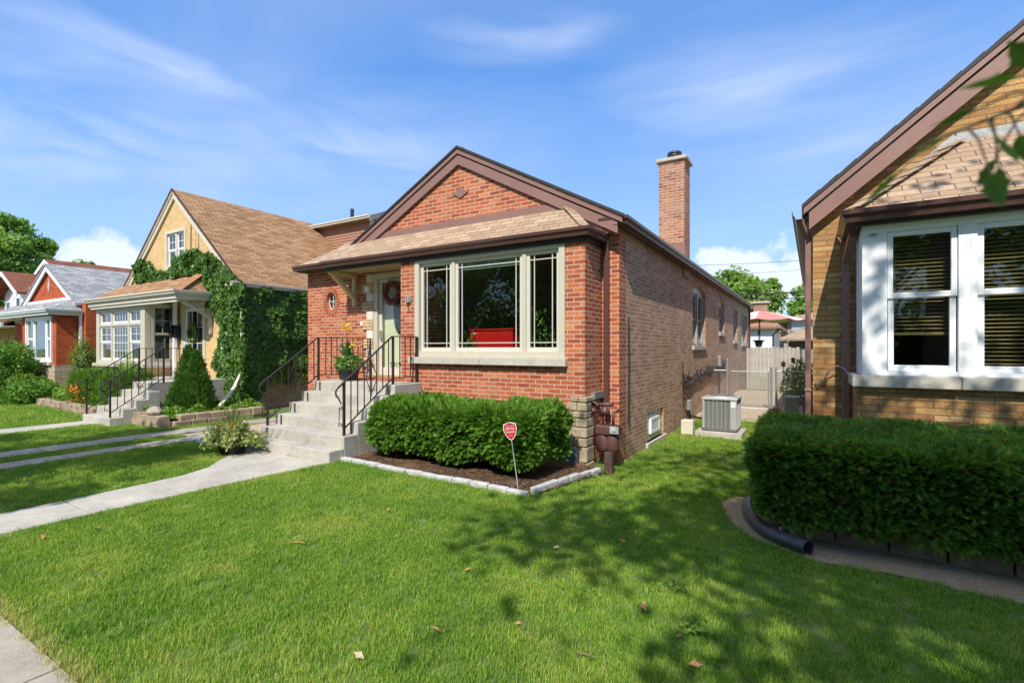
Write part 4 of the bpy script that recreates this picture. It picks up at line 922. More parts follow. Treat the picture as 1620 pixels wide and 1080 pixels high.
# rear upper storey
ad = MB(); ad.box(-16.8,-13.02,12.15,12.22,3.2,6.02); ad.build('rear_wall', M_BSIDING, H2)
ad = MB(); ad.box(-13.2,-13.0,12.16,18,-.3,6.02); ad.prism([(-13.2,12.16,6.02),(-13.2,12.9,6.40),(-13.2,18,6.02)], (.2,0,0)); ad.build('rear_side_wall', plain('dark brick', (.20,.13,.10), .9, 0, .35, 14), H2)
lap = MB()
for k in range(22): lap.prism([(-16.8,12.15,4.0+k*.1),(-16.8,12.125,4.0+k*.1),(-16.8,12.145,4.1+k*.1)], (3.78,0,0))
lap.build('lap_siding', M_BSIDING, H2)
cb_ = MB(); cb_.box(-13.08,-12.99,12.10,12.2,3.2,6.0); cb_.build('corner_board', M_BEIGE, H2)
ar = MB(); ar.prism([(-17.0,11.9,6.02),(-17.0,12.9,6.46),(-17.0,18,6.02),(-17,12.9,6.36)], (4.15,0,0)); ar.build('rear_roof', M_SH_GRAY, H2)
ar = MB(); ar.prism([(-12.86,11.88,6.06),(-12.86,12.9,6.50),(-12.86,18,6.05),(-12.86,18,5.86),(-12.86,12.9,6.3),(-12.86,11.88,5.88)], (.04,0,0)); ar.box(-17.0,-12.86,11.9,12.15,5.98,6.01); ar.build('rear_fascia', plain('grey fascia', (.28,.26,.23), .5), H2)
gutter('gutter', [(-17.0,11.92,5.98),(-12.84,11.92,5.98)], M_BEIGE, H2, .11, .11, [(0,-1,0)])
vp = MB(); vp.tube([(-15.0,13.0,6.2),(-15.0,13.0,6.85)], .07, 12); vp.build('vent_pipe', M_BLACKPOT, H2)
# ================================================================ RED HOUSE WITH GREY ROOF
H3 = thing('brick_house', 'orange red brick bungalow with grey shingle roof and white gable trim', 'house', (-26.3, 7.4, -.1))
b3 = MB(); Y3 = 7.4
wall(b3, 'x', 6.67, -26.45, -22.95, .95, 2.85, [(-25.95,-23.3,1.05,2.72)], .2, -1)
wall(b3, 'y', -22.948, 6.672, Y3, .95, 2.85, [], .2, 1); wall(b3, 'y', -26.452, 6.672, Y3, .95, 2.85, [], .2, -1)
wall(b3, 'x', Y3, -30.3, -26.45, -.5, 3.2, [(-28.2,-27.1,.9,3.0)], .2, -1); wall(b3, 'x', Y3, -22.95, -22.62, -.5, 3.2, [], .2, -1)
wall(b3, 'y', -22.618, Y3+.002, 9.3, -.5, 3.25, [], .2, 1)
b3.prism([(-29.0,7.39,3.2),(-23.3,7.39,3.2),(-26.15,7.39,4.78)], (0,.2,0)); b3.build('wall', M_ORANGE, H3)
c3 = MB(); wall(c3, 'y', -22.625, 9.3, 22, -.5, 3.25, [], .2, 1); c3.build('side_wall', M_COMMON, H3)
s3 = MB(); s3.box(-26.5,-22.92,6.62,7.4,-.4,.95); s3.box(-30.3,-26.5,7.35,7.39,-.4,.9); s3.build('stone_base', M_STONE, H3)
r3 = gable_roof(H3, -29.2, 3.25, -26.15, 4.93, -23.1, 3.25, 7.24, 22, M_SH_GRAY)
k3 = MB(); rake(k3, -29.2, 3.25, -26.15, 4.93, -23.1, 3.25, 7.27, .22, .05, .06); k3.box(-28.6,-23.7,7.30,7.38,3.30,3.48); k3.build('rake_board', M_WHITE, H3)
p3 = MB(); p3.add([(-30.4,6.4,2.90),(-22.8,6.4,2.90),(-23.6,7.38,3.42),(-30.4,7.38,3.42),(-22.8,7.38,2.90)], [(0,1,2,3),(1,4,2)]); p3.build('apron_roof', M_SH_GRAY, H3)
f3 = MB(); f3.box(-30.4,-22.8,6.4,6.44,2.74,2.90); f3.box(-22.84,-22.8,6.44,7.38,2.74,2.9); f3.box(-30.4,-22.84,6.44,7.38,2.78,2.80); f3.build('fascia', M_SIDING, H3)
gutter('gutter', [(-30.4,6.4,2.84),(-22.8,6.4,2.84),(-22.8,7.38,2.84)], M_SIDING, H3, .11, .11, [(0,-1,0),(1,0,0)])
gutter('gutter', [(-23.1,7.2,3.13),(-23.1,22,3.13)], M_SIDING, H3, .11, .11, [(1,0,0)])
q3 = MB(); frame_x(q3, -25.95, -23.3, 1.05, 2.72, 6.62, 6.78, .09); q3.box(-25.2,-25.1,6.65,6.75,1.1,2.7); q3.box(-23.95,-23.85,6.65,6.75,1.1,2.7); q3o = q3.build('front_window', M_WHITE, H3, bevel=.008)
for a, b in ((-25.86,-25.2),(-23.85,-23.39)): casement(q3o, a, b, 1.14, 1.9, 6.68, M_WHITE, 0, .05, M_GLASSD); casement(q3o, a, b, 1.88, 2.63, 6.665, M_WHITE, 0, .05, M_GLASSD)
casement(q3o, -25.1, -23.95, 1.14, 2.63, 6.67, M_WHITE, 0, .06, M_GLASSD); backing(q3o, -25.9,-23.3,7.0,7.02,1.0,2.8,M_CURT)
sl_ = MB(); sl_.box(-26.02,-23.2,6.55,6.8,.95,1.05); sl_.build('sill', M_LIME, q3o)
o3 = MB(); o3.prism([(-26.17,7.36,3.75),(-26.08,7.36,4.05),(-26.17,7.36,4.35),(-26.26,7.36,4.05)],(0,.03,0)); o3.build('gable_ornament', M_CREAM, H3)
ds = MB(); ds.box(-22.90,-22.81,7.28,7.36,.2,2.85); ds.build('downspout', M_WHITE, H3)
bk = MB(); bk.beam((-27.3,6.5,2.78),(-27.3,7.36,2.3),.08,.1,(0,1,1)); bk.build('bracket', M_WHITE, H3)
dd = MB(); dd.box(-28.2,-27.1,7.5,7.55,.9,3.0); dd.build('door', M_CREAM, H3)
# ================================================================ WHITE SIDED HOUSE FURTHER ALONG
H4 = thing('sided_house', 'white sided house with rust brown roofs beyond the grey roofed house', 'house', (-36, 8.5, -.1))
b4 = MB(); b4.box(-39.5,-32.4,8.3,22,-.4,2.9); b4.build('wall', M_TAN, H4)
l4 = MB(); l4.prism([(-40,7.4,2.75),(-31.9,7.4,2.75),(-31.9,9.2,3.9),(-40,9.2,3.9)],(0,0,-.12)); l4.build('lower_roof', M_SH_RED, H4)
g4 = MB(); g4.box(-40,-31.9,7.3,7.4,2.55,2.75); g4.box(-40,-31.9,7.4,8.3,2.58,2.6); g4.build('fascia', M_WHITE, H4)
u4 = MB(); u4.prism([(-38.0,8.9,2.9),(-34.2,8.9,2.9),(-34.2,8.9,4.55),(-36.1,8.9,5.45),(-38.0,8.9,4.55)],(0,4,0)); u4.prism([(-38.6,12,4),(-33.0,12,4),(-33.0,12,5.2),(-35.8,12,6.3),(-38.6,12,5.2)],(0,12,0)); u4.build('upper_wall', M_SIDING, H4)
sdg = MB()
for k in range(14): sdg.prism([(-38.0,8.9,3.0+k*.12),(-38.0,8.86,3.0+k*.12),(-38.0,8.89,3.12+k*.12)],(3.8,0,0))
sdg.build('lap_siding', M_SIDING, H4)
gable_roof(H4, -38.5,4.35,-36.1,5.58,-33.7,4.35,8.3,14,M_SH_RED, .1); gable_roof(H4, -39.0,5.05,-35.8,6.42,-32.6,5.05,9.9,26,M_SH_RED, .1)
k4 = MB(); rake(k4,-38.5,4.35,-36.1,5.58,-33.7,4.35,8.27,.2,.04,.04); rake(k4,-39.0,5.05,-35.8,6.42,-32.6,5.05,9.87,.22,.04,.04); k4.build('rake_board', M_WHITE, H4)
w4 = MB(); frame_x(w4,-36.0,-35.3,3.5,4.25,8.82,8.9,.07); w4o = w4.build('window', M_WHITE, H4); backing(w4o,-35.95,-35.35,8.86,8.87,3.55,4.2,plain('dark pane',(.03,.035,.04),.15),'pane')
w4 = MB(); frame_x(w4,-37.6,-36.9,3.3,4.1,8.82,8.9,.07); w4o = w4.build('window', M_WHITE, H4); backing(w4o,-37.55,-36.95,8.86,8.87,3.35,4.05,MATS['dark pane'],'pane')
# ================================================================ TAN HOUSE AT THE RIGHT
H5 = thing('brick_house', 'tan brown brick house at the right edge with white framed bay window and brown rake', 'house', (1.5, 7.4, -.1))
Y5 = 7.4; b5 = MB()
wall(b5, 'x', Y5, 0, 7.6, -.5, 3.2, [(.62,2.9,1.2,2.9)], .22, -1); wall(b5, 'y', .002, Y5+.002, 20, -.5, 3.2, [], .22, -1)
wall(b5, 'x', 6.5, .41, 3.1, -.5, 1.14, [], .2, -1); wall(b5, 'y', .412, 6.502, Y5-.002, -.5, 1.14, [], .2, -1); wall(b5, 'y', 3.098, 6.502, Y5-.002, -.5, 1.14, [], .2, 1)
b5.prism([(0.0,7.398,3.2),(7.6,7.398,3.2),(3.8,7.398,6.25)], (0,.2,0)); b5.build('wall', M_TAN, H5)
S5 = .815; r5 = gable_roof(H5, -.12, 3.345, 3.8, 3.345+3.92*S5, 7.72, 3.345, 7.27, 20, M_SH_MAIN, .05)
k5 = MB(); rake(k5, -.10, 3.345, 3.8, 3.345+3.92*S5, 7.7, 3.345, 7.25, .075, .05, .03); rake(k5, -.04, 3.375, 3.8, 3.325+3.92*S5, 7.64, 3.375, 7.275, .215, .03, .115); k5.build('rake_board', M_BROWN, H5)
e5 = MB(); x = -.12
while x < 3.0:
    e5.prism([(x,7.238,3.31+(x+.12)*S5),(x+.19,7.238,3.31+(x+.31)*S5),(x+.19,7.238,3.375+(x+.31)*S5),(x,7.238,3.360+(x+.12)*S5)],(0,.12,0)); x += .19
e5.build('shingle_edge', M_EDGE, r5)
s5 = MB(); s5.add([(-.1,7.31,3.18),(3.8,7.31,3.18+3.9*S5),(3.8,7.4,3.18+3.9*S5),(-.1,7.4,3.18)],[(0,1,2,3)]); s5.add([(-.12,7.31,3.15),(.0,7.31,3.15),(.0,20,3.15),(-.12,20,3.15)],[(0,1,2,3)]); s5.build('soffit', M_DKBROWN, H5)
gutter('gutter', [(-.11,7.24,3.17),(-.11,20,3.17)], M_DKBROWN, H5, .12, .12, [(-1,0,0)])
d5 = MB(); d5.box(-.085,-.02,7.43,7.50,-.15,2.95); d5.beam((-.05,7.46,2.95),(-.14,7.30,3.18),.07,.06); d5.box(-.095,-.01,7.42,7.51,1.0,1.03); d5.build('downspout', M_BROWN, H5, bevel=.006)
d5 = MB(); d5.box(.305,.385,7.26,7.33,-.05,2.6); d5.beam((.345,7.29,2.6),(.40,6.9,2.90),.08,.07); d5.box(.295,.395,7.25,7.34,1.62,1.66); d5.build('downspout', M_BROWN, H5, bevel=.008)
a5 = MB(); a5.add([(.32,6.30,2.985),(3.2,6.30,2.985),(3.2,7.38,3.885),(1.40,7.38,3.885),(.32,7.38,2.985)], [(0,1,2,3),(0,3,4)]); a5o = a5.build('apron_roof', plain('x',(0,0,0)) if 0 else M_SH_MAIN, H5)
hc = MB()
for k in range(7):
    p = Vector((.34,6.32,3.020)).lerp(Vector((1.39,7.37,3.895)), k/7); q = Vector((.34,6.32,3.006)).lerp(Vector((1.39,7.37,3.881)), (k+1)/7); hc.beam(p, q, .20, .008)
hc.build('hip_cap', M_SH_MAIN, a5o)
f5 = MB(); f5.box(1.38,3.2,7.36,7.396,3.87,3.97); f5.beam((1.38,7.38,3.93),(.40,7.38,3.09),.03,.08); f5.build('flashing', plain('lead flashing',(.40,.40,.40),.5,0,.25,9,.6,30), H5)
ff = MB(); ff.box(.38,3.2,6.36,6.40,2.84,2.98); ff.box(.38,.42,6.40,7.38,2.84,2.98); ff.box(.42,3.2,6.40,6.50,2.845,2.87); ff.build('fascia', MATS['near black fascia'], H5)
gutter('gutter', [(3.2,6.36,2.87),(.38,6.36,2.87),(.38,7.38,2.87)], M_DKBROWN, H5, .125, .125, [(0,-1,0),(-1,0,0)])
w5 = MB(); w5.box(.45,.665,6.47,6.56,1.27,2.80); w5.box(.45,3.06,6.465,6.56,2.80,2.90); w5.box(.45,.49,6.56,7.39,1.27,2.9)
w5.box(.70-.035,1.23,6.50,6.56,1.27,1.31)
for a, b in ((1.23,1.37),(1.935,2.075),(2.64,3.06)): w5.box(a,b,6.47,6.56,1.27,2.80)
for a, b in ((.665,1.23),(1.37,1.935),(2.075,2.64)): w5.box(a,b,6.475,6.56,1.27,1.315); w5.box(a,b,6.475,6.56,2.765,2.80)
for a in (1.27,1.325,1.975,2.03): w5.box(a,a+.006,6.466,6.472,1.29,2.79)
for yy in (6.75, 7.1): w5.box(.447,.452,yy,yy+.01,1.27,2.84)
w5o = w5.build('bay_window', M_WHITE, H5, bevel=.005)
M_BLIND = plain('tan blind slat', (.40,.29,.13), .5, 0, .1, 3)
for n5, (a, b) in enumerate(((.665,1.23),(1.37,1.935),(2.075,2.64))):
    casement(w5o, a+.004, b-.004, 2.07, 2.763, 6.49, M_WHITE, 0, .048, glassmat('bay glass', (.80,.84,.82), .9), 'upper_sash'); casement(w5o, a+.01, b-.01, 1.317, 2.12, 6.515, M_WHITE, 0, .05, MATS['bay glass'], 'lower_sash')
    bl = MB(); z = 2.72; stop = 1.72 if n5 == 0 else 1.36
    while z > stop: bl.beam((a+.03,6.66,z),(b-.03,6.66,z),.045,.003,(0,-.50,1)); z -= .040
    bl.box(a+.03,b-.03,6.63,6.69,stop-.03,stop); bl.box(a+.08,a+.083,6.635,6.638,stop,2.74); bl.box(b-.083,b-.08,6.635,6.638,stop,2.74); bl.build('blind', M_BLIND, w5o)
sl5 = MB(); sl5.box(.36,1.24,6.40,6.60,1.145,1.268); sl5.box(1.246,3.12,6.40,6.60,1.145,1.268); sl5.box(.36,.50,6.6,7.1,1.145,1.268); sl5.build('sill', M_LIME, w5o, bevel=.008)
i5 = MB(); i5.box(.5,3.0,6.6,9.2,.9,1.0); i5.box(.2,3.1,9.2,9.3,.9,3); i5.box(.5,3.05,6.58,9.2,2.95,3.05); i5.box(3.05,3.1,6.6,9.2,.9,3); i5.build('front_room', M_ROOM, H5)
sp5 = MB(); sp5.lathe((.545,6.455,2.735),[(.03,.0),(.04,.01),(.03,.02)],10); sp5.build('bracket_plate', M_STEEL, H5)
cb5 = MB(); cb5.tube([(.03,7.37,1.13),(.06,7.33,1.10),(.12,7.31,1.16),(.18,7.30,1.28),(.26,7.28,1.34),(.33,7.2,1.30),(.38,7.1,1.2)], .008, 6); cb5.build('cable', M_STEEL, H5, smooth=True)

# ================================================================ edging, blocks, pipes
def item(name, label, cat, mb, m, group=None, bevel=0, smooth=False):
    o = mb.build(name, m, None, smooth, bevel); return tag(o, label, cat, group)
def origin(o):
    me = o.data; n = len(me.vertices); a = np.empty(n*3, np.float32); me.vertices.foreach_get('co', a); a = a.reshape(-1, 3)
    c = (a.min(0)+a.max(0))/2; c[2] = a[:,2].min(); a -= c; me.vertices.foreach_set('co', a.ravel()); o.location = Vector(o.location)+Vector(c.tolist()); return o
M_EDG = plain('whitened edging stone', (.50,.50,.50), .85, 0, .22, 12, .6, 60)
er = random.Random(5)
def edging(p, q, n, w, h, lab, grp, m, gap=.012, name='edging_stone', zt=0, jit=.01):
    p, q = Vector(p), Vector(q)
    for k in range(n):
        a = p.lerp(q, k/n); b = p.lerp(q, (k+1)/n); d = (b-a).normalized(); a2 = a+d*gap*.5; b2 = b-d*gap*.5; off = Vector((-d.y, d.x))*er.uniform(-jit, jit)
        g = gz((a.x+b.x)/2, (a.y+b.y)/2); mb = MB(); hh = h*er.uniform(.9, 1.1)
        mb.beam((a2.x+off.x, a2.y+off.y, g+zt+hh/2-.02), (b2.x+off.x, b2.y+off.y, g+zt+hh/2-.02+er.uniform(-.005,.005)), w*er.uniform(.92,1.06), hh+.04)
        o = origin(item(name, lab, name.replace('_', ' '), mb, m, grp, .014))
edging((-5.93,4.94), (-2.72,4.83), 12, .085, .06, 'pale grey stone in the long front edge of the mulch bed, along the lawn', 'edging stones along the front of the mulch bed', M_EDG)
edging((-2.70,4.88), (-2.52,6.45), 6, .085, .09, 'pale grey stone in the short mulch bed edge running back to the gas meter', 'edging stones at the right end of the mulch bed', M_EDG)
edging((-9.55,4.72), (-8.2,4.54), 5, .16, .05, 'white speckled edging stone by the leafy planter left of the steps', 'white edging stones by the planter', plain('white chips', (.62,.63,.66), .8, 0, .35, 40, .8, 70))
M_BLK = plain('brown retaining block', (.30,.215,.145), .95, 0, .28, 5, .9, 35)
edging((-.20,5.12), (3.8,4.86), 11, .16, .13, 'brown retaining block below the large dark hedge', 'retaining blocks below the large hedge', M_BLK, .008, 'retaining_block')
M_RW = plain('rough tan wall block', (.36,.28,.20), .95, 0, .35, 5, 1, 26)
for c_ in range(2):
    edging((-12.7+.1*c_,5.02),(-11.38,5.02),4,.22,.13,'rough tan wall block in the low wall in front of the lime ground cover','blocks of the low wall before the pale yellow house',M_RW,.015,'wall_block',.13*c_,.03)
    edging((-11.38,5.15+.12*c_),(-11.36,7.1),6,.22,.13,'rough tan wall block in the low wall in front of the lime ground cover','blocks of the low wall before the pale yellow house',M_RW,.015,'wall_block',.13*c_,.03)
    edging((-19.3,5.25),(-14.3-.3*c_,5.02),16,.24,.11,'tan wall block in the low curved wall left of the pale yellow house steps','blocks of the low wall left of the neighbour steps',M_RW,.012,'wall_block',.11*c_,.02)
rk_ = MB(); rk_.lathe((-11.9,5.05,.16),[(0,0),(.16,.0),(.19,.06),(.12,.14),(0,.18)],7,1.2,.8); origin(item('boulder','rounded grey boulder on top of the low tan block wall','boulder',rk_,plain('boulder',(.38,.32,.27),.9,0,.3,9,.8,30),bevel=.02))
# pipes
def g0(x, y, dz=0): return (x, y, gz(x, y)+dz)
M_PIPE = plain('charcoal plastic pipe', (.055,.058,.068), .38, 0, .25, 12, .3, 20)
def pipe(label, path, r, grp=None):
    pts = []; P = [Vector(p) for p in path]
    for i in range(len(P)-1):
        p0, p1, p2, p3 = P[max(i-1,0)], P[i], P[i+1], P[min(i+2,len(P)-1)]
        for k in range(10):
            t = k/10; pts.append(.5*((2*p1)+(-p0+p2)*t+(2*p0-5*p1+4*p2-p3)*t*t+(-p0+3*p1-3*p2+p3)*t**3))
    pts.append(P[-1]); mb = MB(); n = len(pts); rs = [r*(1.0 if (n-i) > 3 else 1.09) for i in range(n)]
    mb.tube(pts, rs, 18, False); mb.tube([p for p in pts][::-1], [q*.9 for q in rs][::-1], 18, False)
    d = (pts[-1]-pts[-2]).normalized(); a = d.orthogonal().normalized(); b = d.cross(a); e = []
    for k in range(18): t = 2*PI*k/18; e += [pts[-1]+(a*math.cos(t)+b*math.sin(t))*r*1.09, pts[-1]+(a*math.cos(t)+b*math.sin(t))*r*.98]
    mb.add(e, [(2*k,2*((k+1)%18),2*((k+1)%18)+1,2*k+1) for k in range(18)])
    return origin(item('drain_pipe', label, 'drain pipe', mb, M_PIPE, grp, 0, True))
pipe('long curved charcoal drain pipe lying on the bare soil around the hedge corner', [g0(-.46,6.3,.07), g0(-.58,5.8,.065), g0(-.50,5.25,.06), g0(-.33,4.84,.06), g0(-.03,4.60,.06)], .058)
pipe('short charcoal drain pipe poking out from under the hedge behind the long one', [g0(-.30,5.9,.10), g0(-.27,5.4,.08), g0(-.17,5.12,.06)], .042)
sk = MB(); sk.beam(g0(-.24,4.78,-.05), g0(-.235,4.775,.14), .016, .014); origin(item('wooden_stake','thin wooden stake beside the curved drain pipe','stake',sk,plain('stake wood',(.40,.28,.16),.8,0,.2,30)))
# gas meter
GM = thing('gas_meter', 'brown painted gas meter at the corner of the red brick bay', 'gas meter', (-2.62, 6.95, gz(-2.6,6.9)))
M_GM = plain('brown meter paint', (.12,.055,.05), .45, 0, .15, 8); gx, gy = -2.58, 6.93
mb = MB(); mb.lathe((gx-.06,gy,.03),[(0,0),(.085,.01),(.10,.08),(.10,.25),(.085,.27),(0,.27)],18,1,.8); mb.lathe((gx+.09,gy,.03),[(0,0),(.085,.01),(.10,.08),(.10,.25),(.085,.27),(0,.27)],18,1,.8); mb.build('body', M_GM, GM, smooth=True)
mb = MB(); mb.box(gx-.15,gx+.18,gy-.10,gy+.09,.29,.44); mb.build('top_case', M_GM, GM, bevel=.03)
mb = MB(); mb.box(gx+.09,gx+.22,gy-.125,gy-.10,.33,.43); mb.box(gx+.12,gx+.19,gy-.135,gy-.125,.36,.40); mb.build('dial', plain('dial face',(.45,.50,.50),.3,0,.3,60), GM, bevel=.006)
mb = MB(); mb.tube([(gx-.24,gy,gz(-2.8,6.9)),(gx-.24,gy,.62),(gx-.20,gy,.72),(gx-.12,gy,.74),(gx-.06,gy,.62),(gx-.05,gy,.44)],.018,10); mb.tube([(gx-.16,gy,.72),(gx+.10,gy,.74)],.03,10); mb.tube([(gx+.10,gy,.44),(gx+.10,gy,.6),(gx+.12,gy+.2,.64)],.02,10)
mb.lathe((gx-.20,gy-.03,.60),[(0,0),(.05,.01),(.055,.04),(.03,.07),(0,.08)],12); mb.lathe((gx-.02,gy-.02,.58),[(0,0),(.06,.02),(.07,.06),(.03,.12),(0,.13)],12); mb.lathe((gx-.24,gy,.05),[(.03,0),(.03,.05)],8); mb.lathe((gx-.24,gy,.42),[(.03,0),(.03,.05)],8); mb.build('pipe', M_GM, GM, smooth=True)
wh = MB(); wh.tube([(gx-.20+.075*math.cos(t/12*PI),gy-.05,.70+.06*math.sin(t/12*PI)) for t in range(13)],.016,8); wh.build('vent_elbow', M_GM, GM, smooth=True)
mb = MB(); mb.box(-3.02,-2.86,6.45,6.56,-.12,.13); origin(item('utility_box','small dark grey utility box at the foot of the stone corner','utility box',mb,plain('slate plastic',(.13,.15,.17),.5,0,.2,10),bevel=.02))
mb = MB(); mb.box(-2.50,-2.38,6.60,6.70,-.25,.10); origin(item('utility_post','short dark brown post beside the gas meter','post',mb,plain('old dark wood',(.09,.05,.04),.8,0,.3,12),bevel=.012))
# yard sign
YS = thing('yard_sign', 'small red shield shaped security sign on a leaning white stake in the mulch', 'sign', (-2.96, 5.0, gz(-2.9,5)))
bs = Vector((-2.93,4.99,gz(-2.93,4.99)+.0)); tp = Vector((-3.035,4.95,.66)); mb = MB(); mb.beam(bs-Vector((0,0,.05)), tp, .014, .010); mb.build('stake', plain('galvanised stake',(.55,.55,.54),.4,.3,.08,9), YS, bevel=.002)
ax_ = (tp-bs).normalized(); rt = Vector((.93,.28,0)); rt = (rt-ax_*rt.dot(ax_)).normalized(); nm = rt.cross(ax_); nm = nm if nm.y < 0 else -nm
cS = tp-ax_*.075
def shield(k, hh=0):
    base = [(-.075,.085),(-.0,.108),(.075,.085),(.082,.02),(.062,-.045),(.03,-.09),(0,-.112),(-.03,-.09),(-.062,-.045),(-.082,.02)]
    return [cS+rt*a*k+ax_*b*k+nm*hh for a, b in base]
mb = MB(); mb.prism(shield(1.0,.004), nm*.004); mb.build('sign_border', plain('sign white',(.78,.78,.76),.4,0,.02), YS)
mb = MB(); mb.prism(shield(.90,.0085), nm*.0012); mb.build('sign_face', plain('sign red',(.50,.018,.030),.4,0,.05), YS)
import mathutils
def sign_text(sx, size, up):
    o = text('lettering', sx, size, (0,0,0), MATS['sign white'], None, ext=.0004); R = mathutils.Matrix((rt, ax_, nm)).transposed(); o.rotation_euler = R.to_euler(); o.location = cS+ax_*up+nm*.0102-world_loc(YS); o.parent = YS
sign_text('PROTECTED BY', .015, .062); sign_text('xfinity', .046, .032); sign_text('home', .042, -.008); sign_text('SECURITY', .011, -.052)
# ================================================================ AC unit and wall services
AC = thing('air_conditioner', 'light grey air conditioning condenser on a concrete pad beside the brick side wall', 'air conditioner', (-1.62, 11.08, gz(-1.6,11)))
x0,x1,y0,y1,z0,z1 = -1.95,-1.29,10.76,11.42,-.13,.57
M_AC = plain('grey metal casing', (.48,.49,.50), .45, .3, .06, 6); M_ACD = plain('coil grey', (.16,.165,.17), .6, .2, .2, 60)
mb = MB(); mb.box(x0+.03,x1-.03,y0+.03,y1-.03,z0+.05,z1-.06); mb.build('coil', M_ACD, AC)
mb = MB(); mb.box(x0,x1,y0,y1,z0,z0+.05); mb.build('base', plain('dark base',(.10,.10,.11),.5), AC, bevel=.02)
mb = MB(); mb.box(x0-.012,x1+.012,y0-.012,y1+.012,z1-.07,z1-.02); mb.lathe(((x0+x1)/2,(y0+y1)/2,z1-.02),[(.32,0),(.30,.03),(.27,.03)],32); mb.build('top_cover', M_AC, AC, bevel=.012)
for cx_, cy_ in ((x0,y0),(x1,y0),(x0,y1),(x1,y1)):
    mb = MB(); sx_ = 1 if cx_ == x0 else -1; sy_ = 1 if cy_ == y0 else -1; wd = .13 if (cx_ == x1 and cy_ == y0) else .05
    mb.box(min(cx_,cx_+sx_*wd),max(cx_,cx_+sx_*wd),min(cy_,cy_+sy_*.05),max(cy_,cy_+sy_*.05),z0+.05,z1-.07); mb.build('corner_post', M_AC, AC, bevel=.015)
mb = MB()
for k in range(1,6): xx = x0+.05+(x1-x0-.18)*k/6; mb.box(xx-.004,xx+.004,y0+.004,y0+.03,z0+.05,z1-.07); mb.box(x1-.03,x1-.004,y0+.05+.09*k-.004,y0+.05+.09*k+.004,z0+.05,z1-.07)
for k in range(34): zz = z0+.06+k*.0165; mb.box(x0+.05,x1-.13,y0+.018,y0+.024,zz,zz+.006); mb.box(x1-.024,x1-.018,y0+.05,y1-.05,zz,zz+.006)
mb.build('louvre', M_AC, AC)
mb = MB()
for k in range(1,12): r_ = .27*k/12; mb.tube([((x0+x1)/2+r_*math.cos(t/20*2*PI),(y0+y1)/2+r_*math.sin(t/20*2*PI),z1+.012) for t in range(21)],.004,4,False)
for k in range(6): t = k*PI/3; mb.tube([((x0+x1)/2,(y0+y1)/2,z1+.016),((x0+x1)/2+.29*math.cos(t),(y0+y1)/2+.29*math.sin(t),z1+.01)],.005,4)
mb.build('fan_guard', M_ACD, AC)
mb = MB(); mb.box(x1-.115,x1-.025,y0-.003,y0,z1-.20,z1-.10); mb.build('rating_label', plain('label paper',(.75,.78,.70),.5,0,.15,60), AC)
mb = MB(); mb.box(x0-.12,x1+.10,y0-.14,y1+.1,gz(-1.6,11)-.05,z0-.003); origin(item('concrete_pad','flat concrete pad under the grey condenser','pad',mb,M_CONC,bevel=.012))
mb = MB(); mb.box(-2.36,-2.12,10.70,10.92,-.24,.06); origin(item('equipment_box','small beige box on the ground between the condenser and the brick wall','box',mb,M_BEIGE,bevel=.015))
DB = MB(); DB.box(XR+.01,XR+.10,12.10,12.26,.10,.34); o = DB.build('disconnect_box', M_STEEL, H1, bevel=.01)
cd_ = MB(); cd_.tube([(XR+.05,12.14,.1),(XR+.05,12.12,-.1),(XR+.15,11.8,-.2)],.014,6); cd_.tube([(XR+.05,12.22,.1),(XR+.06,12.22,-.1),(XR+.2,12.0,-.2)],.014,6); cd_.tube([(XR+.06,12.2,-.02),(XR+.3,11.7,.0),(x0,11.3,.05)],.02,8); cd_.build('conduit', M_BLACKPOT, o)
DB = MB(); DB.box(XR+.01,XR+.10,16.5,16.72,.98,1.32); o2_ = DB.build('meter_box', M_STEEL, H1, bevel=.01); cd_ = MB(); cd_.tube([(XR+.05,16.6,.98),(XR+.05,16.6,.1)],.02,8); cd_.build('conduit', M_IRON, o2_)
cr = random.Random(9); wires = MB()
for k in range(7):
    pts = []; y = 11.6; ph = cr.uniform(0,6)
    while y < 18: pts.append((XR+.03+cr.random()*.05, y, .86+.10*math.sin(y*1.7+ph)+cr.uniform(-.05,.05)-.02*k+.035*(y-11.6))); y += .45
    wires.tube(pts, .013, 5)
wires.build('cable_bundle', M_IRON, H1); wires = MB(); wires.tube([(XR+.03,11.6,1.25),(XR+.03,11.62,.8),(XR+.03,11.7,.3),(XR+.05,11.95,.0),(XR+.03,12.0,-.2)],.010,5); wires.build('wall_cable', M_IRON, H1); wires = MB(); wires.tube([(XR+.03,7.75,2.05),(XR+.03,7.76,1.2),(XR+.03,7.75,.35)],.012,5)
wires.build('wall_cable', M_IRON, H1); wires = MB()
for k in range(5): y = 11.6+k*1.5; wires.tube([(XR+.03,y,1.0),(XR+.05,y+.3,.72),(XR+.03,y+.7,1.0)],.012,5)
wires.build('cable_bundle', M_IRON, H1)
# ================================================================ chain link fence, board fence
CF = thing('chain_link_fence', 'low chain link fence and gate across the passage between the houses', 'fence', (-1.3, 15.4, -.24))
fy = 15.4; zb, zt = -.22, .92
mb = MB(); mb.tube([(XR+.04,fy,zt),(-2.12,fy,zt)],.02,8); mb.tube([(-.88,fy,zt),(-.02,fy,zt)],.02,8); mb.build('top_rail', M_STEEL, CF)
for px_, h_ in ((-2.1,1.22),(-.98,1.02),(-.86,1.02),(-.05,.98)): mb = MB(); mb.tube([(px_,fy,zb-.05),(px_,fy,h_)],.032,10); mb.lathe((px_,fy,h_),[(.036,0),(.03,.03),(0,.045)],10); mb.build('post', M_STEEL, CF)
gt = MB(); gt.tube([(-2.0,fy,-.12),(-2.0,fy,.9),(-1.05,fy,.9),(-1.05,fy,-.12),(-2.0,fy,-.12)],.018,8); gto = gt.build('gate', M_STEEL, CF)
